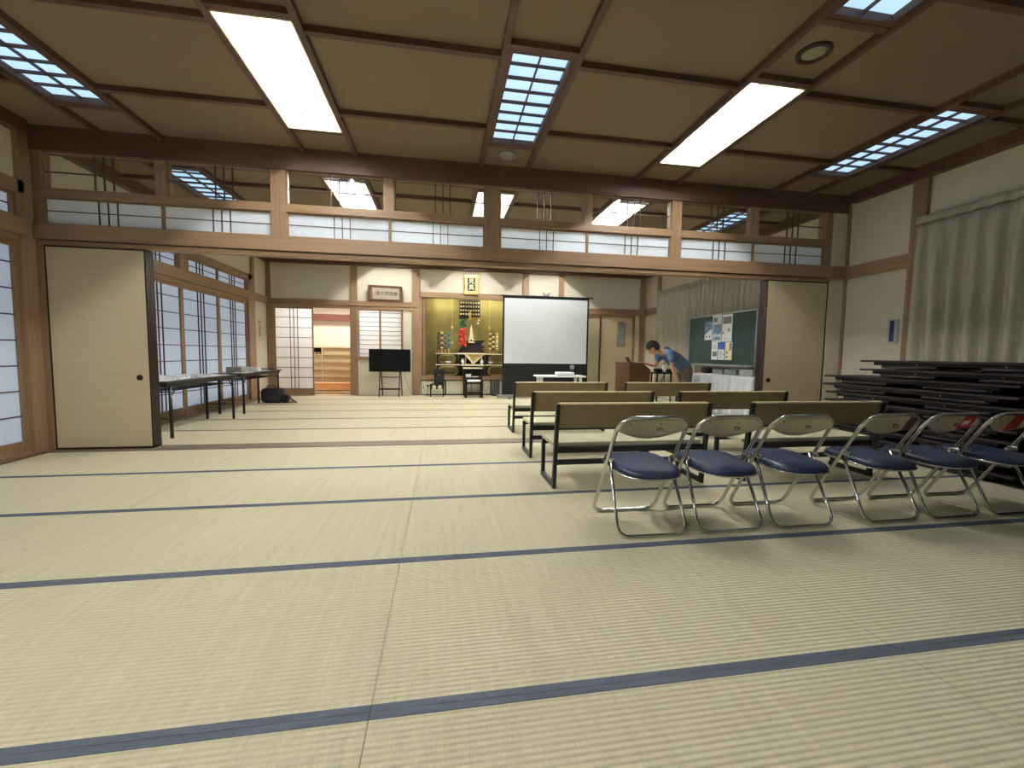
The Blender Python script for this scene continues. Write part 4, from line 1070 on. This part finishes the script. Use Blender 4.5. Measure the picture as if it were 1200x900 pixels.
# white table + projector
wt = thing('white_table', 'small low white table in front of the projection screen', 'table', (2.27, 8.0, 0))
a0, a1 = 1.80, 2.76
MB().box(a0, a1, 7.82, 8.24, 0.655, 0.685, 0.006).build('tabletop', M_white, wt)
for x in (a0 + 0.06, a1 - 0.12):
    for y in (7.86, 8.16): MB().box(x, x + 0.05, y, y + 0.05, 0.0, 0.655).build('leg', M_white, wt)
pj = thing('projector', 'flat white projector on the small white table', 'projector', (2.52, 8.0, 0.685))
MB().box(2.22, 2.54, 7.88, 8.16, 0.695, 0.75, 0.012).build('body', M_white, pj)
MB().box(2.24, 2.52, 7.885, 8.15, 0.685, 0.697).build('base', M_black, pj)
MB().lathe([(0.028, 8.155), (0.028, 8.18)], (2.30, 0, 0.722), 16, 'y').build('lens', M_ink, pj)
tag(MB().tube([(2.50, 7.9, 0.7), (2.55, 7.84, 0.69), (2.57, 7.80, 0.55), (2.6, 7.78, 0.2), (2.75, 7.7, 0.012), (3.1, 7.5, 0.012)], 0.005, 6).build('projector_cable', M_cable), 'thin dark cable running down from the projector', 'cable')
fan = thing('clip_lamp', 'small pale round clip lamp beside the lower screen corner', 'lamp', (3.2, 10.2, 0.8))
MB().ball((3.17, 10.05, 0.78), 0.06, (1, 0.5, 1), 12).build('head', M_alu, fan, True)
MB().tube([(3.19, 10.05, 0.73), (3.22, 10.05, 0.02)], 0.01, 6).lathe([(0.09, 0.0), (0.08, 0.02), (0.01, 0.03)], (3.22, 10.05, 0), 14).build('stand', M_black, fan, True)

# ------------------------------------------------------------------ podium
pod = thing('podium', 'brown wooden podium with sloping top where the person bends', 'podium', (3.6, 7.6, 0))
MB().prism([(3.40, 7.30, 0.0), (3.81, 7.30, 0.0), (3.81, 7.30, 0.815), (3.645, 7.30, 0.945), (3.40, 7.30, 0.945)], (0, 0.62, 0)).build('body', M_podium, pod)
MB().prism([(3.39, 7.29, 0.945), (3.645, 7.29, 0.945), (3.815, 7.29, 0.812), (3.825, 7.29, 0.824), (3.65, 7.29, 0.960), (3.39, 7.29, 0.960)], (0, 0.64, 0)).build('top', M_podium, pod)
lp = thing('small_tablet', 'small black tablet tilted up on the podium', 'tablet', (3.45, 7.5, 0.96))
TB = Matrix.Translation((3.47, 7.45, 0.961)) @ Matrix.Rotation(math.radians(-28), 4, 'Y')
MB(TB).box(-0.01, 0.0, -0.07, 0.07, 0.0, 0.12, 0.002).build('screen_half', M_black, lp)
MB().box(3.46, 3.56, 7.38, 7.52, 0.960, 0.968, 0.002).build('keyboard_half', M_black, lp)
tag(MB().tube([(3.39, 7.6, 0.62), (3.33, 7.55, 0.48), (3.24, 7.5, 0.35), (3.15, 7.5, 0.15), (3.1, 7.5, 0.012)], 0.005, 6).build('podium_cable', M_cable), 'thin dark cable drooping from the podium side to the floor', 'cable')

# side table behind the person
sd = thing('side_table', 'narrow dark table with crossed braces behind the bending person', 'table', (4.4, 7.95, 0))
MB().box(4.20, 4.72, 7.80, 8.10, 0.735, 0.765, 0.003).build('tabletop', M_lacquer, sd)
for x in (4.23, 4.66):
    for y in (7.82, 8.05): MB().box(x, x + 0.025, y, y + 0.025, 0, 0.735).build('leg', M_black, sd)
MB().tube([(4.24, 7.83, 0.4), (4.4, 7.83, 0.72)], 0.01, 6).tube([(4.40, 7.83, 0.74), (4.40, 7.83, 0.35)], 0.01, 6).box(4.24, 4.67, 7.825, 7.84, 0.52, 0.55).build('brace', M_black, sd)
bt = thing('drink_bottle', 'small pale bottle with dark cap on the side table', 'bottle', (4.42, 7.9, 0.765))
MB().lathe([(0.03, 0.765), (0.032, 0.78), (0.032, 0.88), (0.014, 0.92)], (4.42, 7.9, 0), 14).build('body', M_paperwhite, bt, True)
MB().lathe([(0.015, 0.92), (0.015, 0.945)], (4.42, 7.9, 0), 12).build('cap', M_black, bt, True)
tag(superbox(4.30, 7.92, 0.805, 0.08, 0.07, 0.04, 0.6).build('camera_bag', M_blackmatte, None, True), 'small black camera bag beside the bottle', 'bag')
tag(superbox(4.56, 7.92, 0.80, 0.07, 0.07, 0.035, 0.6).build('black_pouch', M_blackmatte, None, True), 'small black pouch on the other side of the bottle', 'bag')

# ------------------------------------------------------------------ chalkboard with posters
cbd = thing('chalkboard', 'green wheeled chalkboard with six posters near the curtain', 'chalkboard', (5.2, 7.3, 0))
by0, by1, bz0, bz1 = 6.36, 8.28, 0.955, 1.885
MB().box(5.20, 5.225, by0, by1, bz0, bz1).build('panel', M_board, cbd)
m = MB(); fw = 0.022
m.box(5.188, 5.232, by0 - fw, by0, bz0 - fw, bz1 + fw).box(5.188, 5.232, by1, by1 + fw, bz0 - fw, bz1 + fw).box(5.188, 5.232, by0, by1, bz1, bz1 + fw).box(5.188, 5.232, by0, by1, bz0 - fw, bz0)
m.build('frame', M_alu, cbd)
MB().box(5.12, 5.21, by0 + 0.05, by1 - 0.05, bz0 - 0.045, bz0 - 0.025).build('chalk_tray', M_alu, cbd)
for y in (by0 - 0.011, by1 + 0.011):
    MB().box(5.20, 5.235, y - 0.014, y + 0.014, 0.08, bz0 - fw).build('leg', M_alu, cbd)
    MB().box(5.11, 5.40, y - 0.02, y + 0.02, 0.05, 0.09).build('foot', M_alu, cbd)
    for x in (5.14, 5.38): MB().lathe([(0.025, y - 0.01), (0.025, y + 0.01)], (x, 0, 0.025), 12, 'y').build('caster', M_black, cbd)
MB().box(5.205, 5.225, by0, by1, 0.45, 0.50).build('crossbar', M_alu, cbd)
# posters: (y centre, z centre, width, height)
posters = [('blue-topped poster, smaller and outermost of the upper row on the person side', 7.655, 1.60, 0.22, 0.36, 'p1'),
           ('large grey-blue poster in the middle of the upper row', 7.395, 1.625, 0.27, 0.52, 'p2'),
           ('large white poster with dark picture at its top, upper row', 7.10, 1.625, 0.28, 0.50, 'p3'),
           ('pale printed poster in the lower row nearest the person', 7.435, 1.20, 0.18, 0.33, 'p4'),
           ('poster with blue band at its top, middle of the lower row', 7.235, 1.20, 0.18, 0.33, 'p5'),
           ('cream poster with dark strip picture, lower row nearest the sliding doors', 7.03, 1.20, 0.19, 0.33, 'p6')]
for lab, yc, zc, w, h, k in posters:
    t = thing('poster', lab + ', on chalkboard', 'poster', (5.195, yc, zc))
    Mp = Matrix.Translation((5.199, yc, zc)) @ Matrix(((0, 1, 0, 0), (-1, 0, 0, 0), (0, 0, 1, 0), (0, 0, 0, 1)))
    X = lambda a, b, c, d, e=0.003: MB(Mp).box(a * w, b * w, -e, -e + 0.002, c * h, d * h)
    MB(Mp).box(-w / 2, w / 2, -0.002, 0.0, -h / 2, h / 2).build('sheet', {'p2': M_photo4, 'p6': M_cream}.get(k, M_paperwhite), t)
    if k == 'p1':
        MB(Mp).prism([(-w / 2, -0.003, h / 2), (w / 2, -0.003, h / 2), (w / 2, -0.003, h * 0.1), (-w / 2, -0.003, -h * 0.2)], (0, 0.001, 0)).build('picture', M_photo1, t); X(-.3, -.12, -.36, -.28).build('print_mark', M_ink, t); X(.12, .3, -.36, -.28).build('print_mark', M_ink, t)
    if k == 'p2': X(-.4, .45, -.2, .15).build('picture', M_photo1, t); X(-.4, .1, .25, .42).build('heading', M_photo1, t); X(-.4, .4, -.42, -.3).build('text_block', M_photo1, t)
    if k == 'p3':
        X(-.42, .42, .16, .42).build('picture', M_photo2, t); X(-.42, -.3, -.2, -.14).build('print_mark', M_ink, t); X(.1, .3, -.12, -.03).build('print_mark', M_photo2, t); X(-.4, .42, -.44, -.36).build('text_block', M_photo4, t)
    if k == 'p4': X(-.3, .3, .1, .4).build('picture', M_photo4, t); X(-.3, .4, -.3, -.02).build('picture', M_photo2, t)
    if k == 'p5': X(-.5, .5, .1, .5).build('picture', M_photo3, t); X(-.3, .1, -.38, 0).build('picture', M_photo4, t); X(.25, .35, -.22, -.12).build('print_mark', M_ink, t)
    if k == 'p6': X(.12, .4, .02, .45).build('picture', M_photo2, t); X(-.3, -.12, -.14, -.04).build('print_mark', M_ink, t); X(-.3, -.12, -.38, -.28).build('print_mark', M_ink, t)
# sheet-covered long table in front of the board
def drape(x0, x1, y0, y1, zt, zb, label):
    t = thing('sheet_covered_table', label, 'table', ((x0 + x1) / 2, (y0 + y1) / 2, 0))
    MB().box(x0 + 0.02, x1 - 0.02, y0 + 0.02, y1 - 0.02, zt - 0.04, zt - 0.006).build('tabletop', M_lacquer, t)
    for x in (x0 + 0.05, x1 - 0.09):
        for y in (y0 + 0.05, y1 - 0.09): MB().box(x, x + 0.04, y, y + 0.04, 0, zt - 0.04).build('leg', M_lacquer, t)
    per = []; n = 220
    Lx, Ly = x1 - x0, y1 - y0; P_ = 2 * (Lx + Ly)
    def pt(s):
        s = s % P_
        if s < Ly: return (x0, y0 + s, -1, 0)
        s -= Ly
        if s < Lx: return (x0 + s, y1, 0, 1)
        s -= Lx
        if s < Ly: return (x1, y1 - s, 1, 0)
        s -= Ly
        return (x1 - s, y0, 0, -1)
    m = MB(); rows = []
    for j, (z, amp) in enumerate(((zt, 0), (zt - 0.015, 0.006), (zt - 0.25, 0.016), (zb + 0.2, 0.028), (zb, 0.036))):
        row = []
        for k in range(n):
            x, y, nx, ny = pt(P_ * k / n); s = math.sin(k * 0.62) * 0.6 + math.sin(k * 0.27 + 1) * 0.4
            row.append(m.v((x + nx * amp * (1 + s), y + ny * amp * (1 + s), z)))
        rows.append(row)
    m.face(rows[0])
    for A, B in zip(rows, rows[1:]):
        for k in range(n): m.face([A[k], A[(k + 1) % n], B[(k + 1) % n], B[k]])
    c = m.build('sheet', M_cloth, t, True); solid(c, 0.004, 1)
drape(4.70, 5.04, 5.75, 7.36, 0.775, 0.03, 'long table under a grey-white sheet in front of the chalkboard')
# clutter between the sheet and the board
tag(superbox(4.92, 7.22, 0.84, 0.09, 0.10, 0.06, 0.6).build('black_camera', M_blackmatte, None, True), 'black camera lying on the sheet end behind the person', 'camera')
for k, (y, l, m_) in enumerate(((6.95, 0.28, M_greybox), (6.60, 0.3, M_photo2), (6.22, 0.3, M_greybox))):
    tag(MB().box(4.93, 5.03, y - l / 2, y + l / 2, 0.78, 0.86 + 0.01 * k, 0.004).build('document_box', m_), ('grey document box on the sheet-covered table, nearest the person', 'mottled dark document box in the middle of the sheet-covered table', 'taller grey document box on the sheet-covered table, nearest the sliding doors')[k], 'box')
tag(MB().tube([(5.0, 5.95, 0.885), (5.0, 7.1, 0.88)], 0.012, 6).build('rolled_pole', M_black), 'thin dark pole laid over the document boxes below the board', 'pole')

# ------------------------------------------------------------------ person
def skinned(name, nodes, edges, mat, parent, sub=2):
    ids = list(nodes); me = bpy.data.meshes.new(name)
    me.from_pydata([Vector(nodes[i][0]) for i in ids], [(ids.index(a), ids.index(b)) for a, b in edges], [])
    o = bpy.data.objects.new(name, me); COL.objects.link(o)
    sk = o.modifiers.new('skin', 'SKIN'); sk.use_smooth_shade = True
    sv = me.skin_vertices[0].data
    for k, i in enumerate(ids):
        r = nodes[i][1]; sv[k].radius = r if isinstance(r, tuple) else (r, r); sv[k].use_root = (k == 0)
    ss = o.modifiers.new('sub', 'SUBSURF'); ss.levels = sub; ss.render_levels = sub
    dg = bpy.context.evaluated_depsgraph_get(); dg.update()
    m2 = bpy.data.meshes.new_from_object(o.evaluated_get(dg)); bpy.data.objects.remove(o)
    root = parent
    while root.parent is not None: root = root.parent
    m2.transform(Matrix.Translation(-root.location))
    for p in m2.polygons: p.use_smooth = True
    m2.materials.clear(); m2.materials.append(mat); m2.name = name
    o = bpy.data.objects.new(name, m2); COL.objects.link(o); o.parent = parent
    return o
pe = thing('person', 'person in blue shirt and khaki trousers bending over the podium', 'person', (4.42, 7.15, 0))
Yp = 7.15
hip = (4.40, Yp, 0.90); wa = (4.30, Yp, 0.99); ch = (4.13, Yp, 1.10); sh0 = (4.02, Yp, 1.145); nk = (3.94, Yp, 1.165)
nodes = {'hip': (hip, (0.10, 0.085)), 'wa': (wa, (0.09, 0.08)), 'ch': (ch, (0.10, 0.09)), 'sh': (sh0, (0.08, 0.07)), 'nk': (nk, 0.055), 'hd0': ((3.87, Yp, 1.19), 0.055),
         'ls': ((4.03, Yp - 0.16, 1.12), 0.042), 'le': ((4.05, Yp - 0.21, 0.87), 0.037), 'lw': ((4.15, Yp - 0.21, 0.66), 0.026), 'lh': ((4.175, Yp - 0.21, 0.60), (0.02, 0.032)),
         'rs': ((4.00, Yp + 0.16, 1.12), 0.042), 're': ((3.93, Yp + 0.20, 0.905), 0.037), 'rw': ((3.745, Yp + 0.21, 0.955), 0.026), 'rh': ((3.685, Yp + 0.21, 0.975), (0.032, 0.018)),
         'lhp': ((4.41, Yp - 0.085, 0.83), 0.07), 'lk': ((4.36, Yp - 0.11, 0.48), 0.06), 'la': ((4.47, Yp - 0.12, 0.10), 0.042), 'lt': ((4.34, Yp - 0.13, 0.04), 0.035),
         'rhp': ((4.41, Yp + 0.085, 0.83), 0.07), 'rk': ((4.38, Yp + 0.11, 0.48), 0.06), 'ra': ((4.50, Yp + 0.12, 0.10), 0.042), 'rt': ((4.37, Yp + 0.13, 0.04), 0.035)}
ed = [('hip', 'wa'), ('wa', 'ch'), ('ch', 'sh'), ('sh', 'nk'), ('nk', 'hd0'), ('sh', 'ls'), ('ls', 'le'), ('le', 'lw'), ('lw', 'lh'), ('sh', 'rs'), ('rs', 're'), ('re', 'rw'), ('rw', 'rh'),
      ('hip', 'lhp'), ('lhp', 'lk'), ('lk', 'la'), ('la', 'lt'), ('hip', 'rhp'), ('rhp', 'rk'), ('rk', 'ra'), ('ra', 'rt')]
body = skinned('body', nodes, ed, M_skin, pe)
# head joined to the body as one continuous mesh: ellipsoid skull, jaw, nose, ears
HM = Matrix.Translation((3.775, Yp, 1.235)) @ Matrix.Rotation(math.radians(-38), 4, 'Y')   # local -X is where the face looks
def face_surface(u, v):
    a = 2 * PI * u; b = -PI / 2 + PI * v
    x, y, z = math.cos(a) * math.cos(b), math.sin(a) * math.cos(b), math.sin(b)
    w = 0.078 - 0.016 * max(0, -z) ** 1.2; dd = 0.098
    X = x * dd; Yv = y * w; Z = z * 0.118
    if x < 0 and z < 0: X += 0.012 * z * abs(x); Z -= 0.004
    fx = max(0, -x) ** 6
    X -= 0.022 * fx * math.exp(-((z + 0.12) / 0.14) ** 2) * math.exp(-(y / 0.16) ** 2)      # nose
    X += 0.008 * fx * (math.exp(-((z - 0.08) / 0.1) ** 2)) * math.exp(-((abs(y) - 0.33) / 0.16) ** 2)  # eye sockets
    X -= 0.007 * fx * math.exp(-((z + 0.45) / 0.07) ** 2) * math.exp(-(y / 0.28) ** 2)      # lips
    X -= 0.010 * max(0, -x) * math.exp(-((z + 0.82) / 0.18) ** 2)                              # chin
    return (X, Yv, Z)
hm = MB(HM); hm.grid(face_surface, 40, 28)
for s in (-1, 1): hm.ball((0.008, s * 0.078, -0.005), 0.026, (0.7, 0.35, 1.2), 10)
def finger(m, base, direc, n_, L_, r, bend):
    p = Vector(base); d = Vector(direc).normalized(); pts = [p.copy()]
    ax = Vector(bend)
    for k in range(3):
        d = (d + ax * 0.35).normalized(); p = p + d * L_ / 3; pts.append(p.copy())
    m.tube(pts, [r, r, r * 0.9, r * 0.7], 6)
hb = MB()
for k, (dy, L_) in enumerate(((-0.024, 0.072), (-0.008, 0.08), (0.008, 0.076), (0.024, 0.06))):
    finger(hb, (4.175 + dy, Yp - 0.21, 0.575), (0.05, 0, -1), 3, L_, 0.0085, (-0.0, 0.8, 0))
    finger(hb, (3.655, Yp + 0.21 + dy, 0.972), (-1, 0, 0.0), 3, L_, 0.0085, (0.0, 0, -0.35))
finger(hb, (4.15, Yp - 0.20, 0.61), (-0.7, 0.3, -0.8), 3, 0.055, 0.009, (0, 0.4, -0.3))
finger(hb, (3.69, Yp + 0.18, 0.972), (-0.7, -0.7, -0.1), 3, 0.055, 0.009, (-0.4, 0, -0.2))
for extra in (hm, hb):
    me = bpy.data.meshes.new('tmp'); bmesh.ops.recalc_face_normals(extra.bm, faces=extra.bm.faces[:])
    bmesh.ops.translate(extra.bm, verts=extra.bm.verts[:], vec=-pe.location); extra.bm.to_mesh(me); extra.bm.free()
    bb = bmesh.new(); bb.from_mesh(body.data); bb.from_mesh(me); bb.to_mesh(body.data); bb.free(); bpy.data.meshes.remove(me)
for p in body.data.polygons: p.use_smooth = True
# eyes
for s in (-1, 1): MB(HM).ball((-0.088, s * 0.028, 0.010), 0.009, (0.6, 1.2, 0.7), 8).build('eye', M_ink, pe, True)
# hair cap
def hair(u, v):
    a = 2 * PI * u; b = PI / 2 * v
    x, y, z = math.cos(a) * math.sin(b * 1.35), math.sin(a) * math.sin(b * 1.35), math.cos(b * 1.35)
    n_ = 1.0 + 0.05 * math.sin(9 * a + 3 * b) * math.sin(b * 5)
    X = x * 0.112 * n_; Yv = y * 0.094 * n_; Z = 0.012 + z * 0.125 * n_
    if x < -0.15: Z = max(Z, 0.048 + 0.008 * math.sin(14 * y))
    else: Z = max(Z, -0.055 + 0.0 * x)
    return (X + 0.006, Yv, Z)
solid(MB(HM).grid(hair, 48, 16).build('hair', M_hair, pe, True, recalc=False), 0.012, 0)
MB(HM).ball((0.055, 0, -0.01), 0.075, (0.85, 1.08, 0.95), 14).build('hair', M_hair, pe, True)
# shirt
n2 = {'ch': (ch, (0.145, 0.13)), 'wa': (wa, (0.135, 0.12)), 'hem': ((4.40, Yp, 0.905), (0.155, 0.14)), 'he2': ((4.44, Yp, 0.86), (0.15, 0.135)), 'sh': (sh0, (0.115, 0.105)), 'co': ((3.955, Yp, 1.168), 0.085),
      'ls': ((4.03, Yp - 0.17, 1.12), 0.070), 'lm': ((4.045, Yp - 0.20, 0.97), 0.062), 'rs': ((4.00, Yp + 0.17, 1.12), 0.070), 'rm': ((3.955, Yp + 0.19, 0.985), 0.062)}
sh_ = skinned('shirt', n2, [('ch', 'wa'), ('wa', 'hem'), ('hem', 'he2'), ('ch', 'sh'), ('sh', 'co'), ('sh', 'ls'), ('ls', 'lm'), ('sh', 'rs'), ('rs', 'rm')], M_shirt, pe)
n3 = {'hip': ((4.42, Yp, 0.885), (0.145, 0.13)), 'w': ((4.36, Yp, 0.94), (0.135, 0.12)), 'lhp': ((4.42, Yp - 0.09, 0.82), 0.11), 'lk': ((4.37, Yp - 0.11, 0.48), 0.078), 'la': ((4.46, Yp - 0.12, 0.10), 0.066),
      'rhp': ((4.42, Yp + 0.09, 0.82), 0.11), 'rk': ((4.39, Yp + 0.11, 0.48), 0.078), 'ra': ((4.49, Yp + 0.12, 0.10), 0.066)}
skinned('trousers', n3, [('hip', 'w'), ('hip', 'lhp'), ('lhp', 'lk'), ('lk', 'la'), ('hip', 'rhp'), ('rhp', 'rk'), ('rk', 'ra')], M_trouser, pe)
for s, x in ((-1, 4.40), (1, 4.43)): superbox(x, Yp + s * 0.125, 0.035, 0.13, 0.048, 0.035, 0.7).build('sock', M_ink, pe, True)

# ------------------------------------------------------------------ world, camera
w = bpy.data.worlds.new('World'); SC.world = w; w.use_nodes = True
bgn = w.node_tree.nodes['Background']; bgn.inputs[0].default_value = (0.80, 0.87, 1.0, 1); bgn.inputs[1].default_value = 0.24

F, YAW, PITCH, ROLL, H = 494.5, 0.16503, -0.071435, 0.013978, 1.094
cy, sy = math.cos(YAW), math.sin(YAW)
fwd = Vector((sy * math.cos(PITCH), cy * math.cos(PITCH), math.sin(PITCH))); rt = Vector((cy, -sy, 0)); up = rt.cross(fwd)
c_, s_ = math.cos(ROLL), math.sin(ROLL)
r2 = rt * c_ + up * s_; u2 = up * c_ - rt * s_
cam = bpy.data.cameras.new('camera'); co = bpy.data.objects.new('camera', cam); COL.objects.link(co)
cam.sensor_fit = 'HORIZONTAL'; cam.sensor_width = 36.0; cam.lens = F / 1200 * 36.0; cam.clip_start = 0.02
co.matrix_world = Matrix(((r2.x, u2.x, -fwd.x, 0), (r2.y, u2.y, -fwd.y, 0), (r2.z, u2.z, -fwd.z, H), (0, 0, 0, 1)))
SC.camera = co
SC.view_settings.view_transform = 'Standard'; SC.view_settings.look = 'None'
SC.view_settings.exposure = 1.42; SC.view_settings.gamma = 1.0; SC.view_settings.use_curve_mapping = False
SC.cycles.use_denoising = True
SC.cycles.max_bounces = 10; SC.cycles.diffuse_bounces = 5; SC.cycles.transparent_max_bounces = 12
SC.cycles.sample_clamp_indirect = 8.0
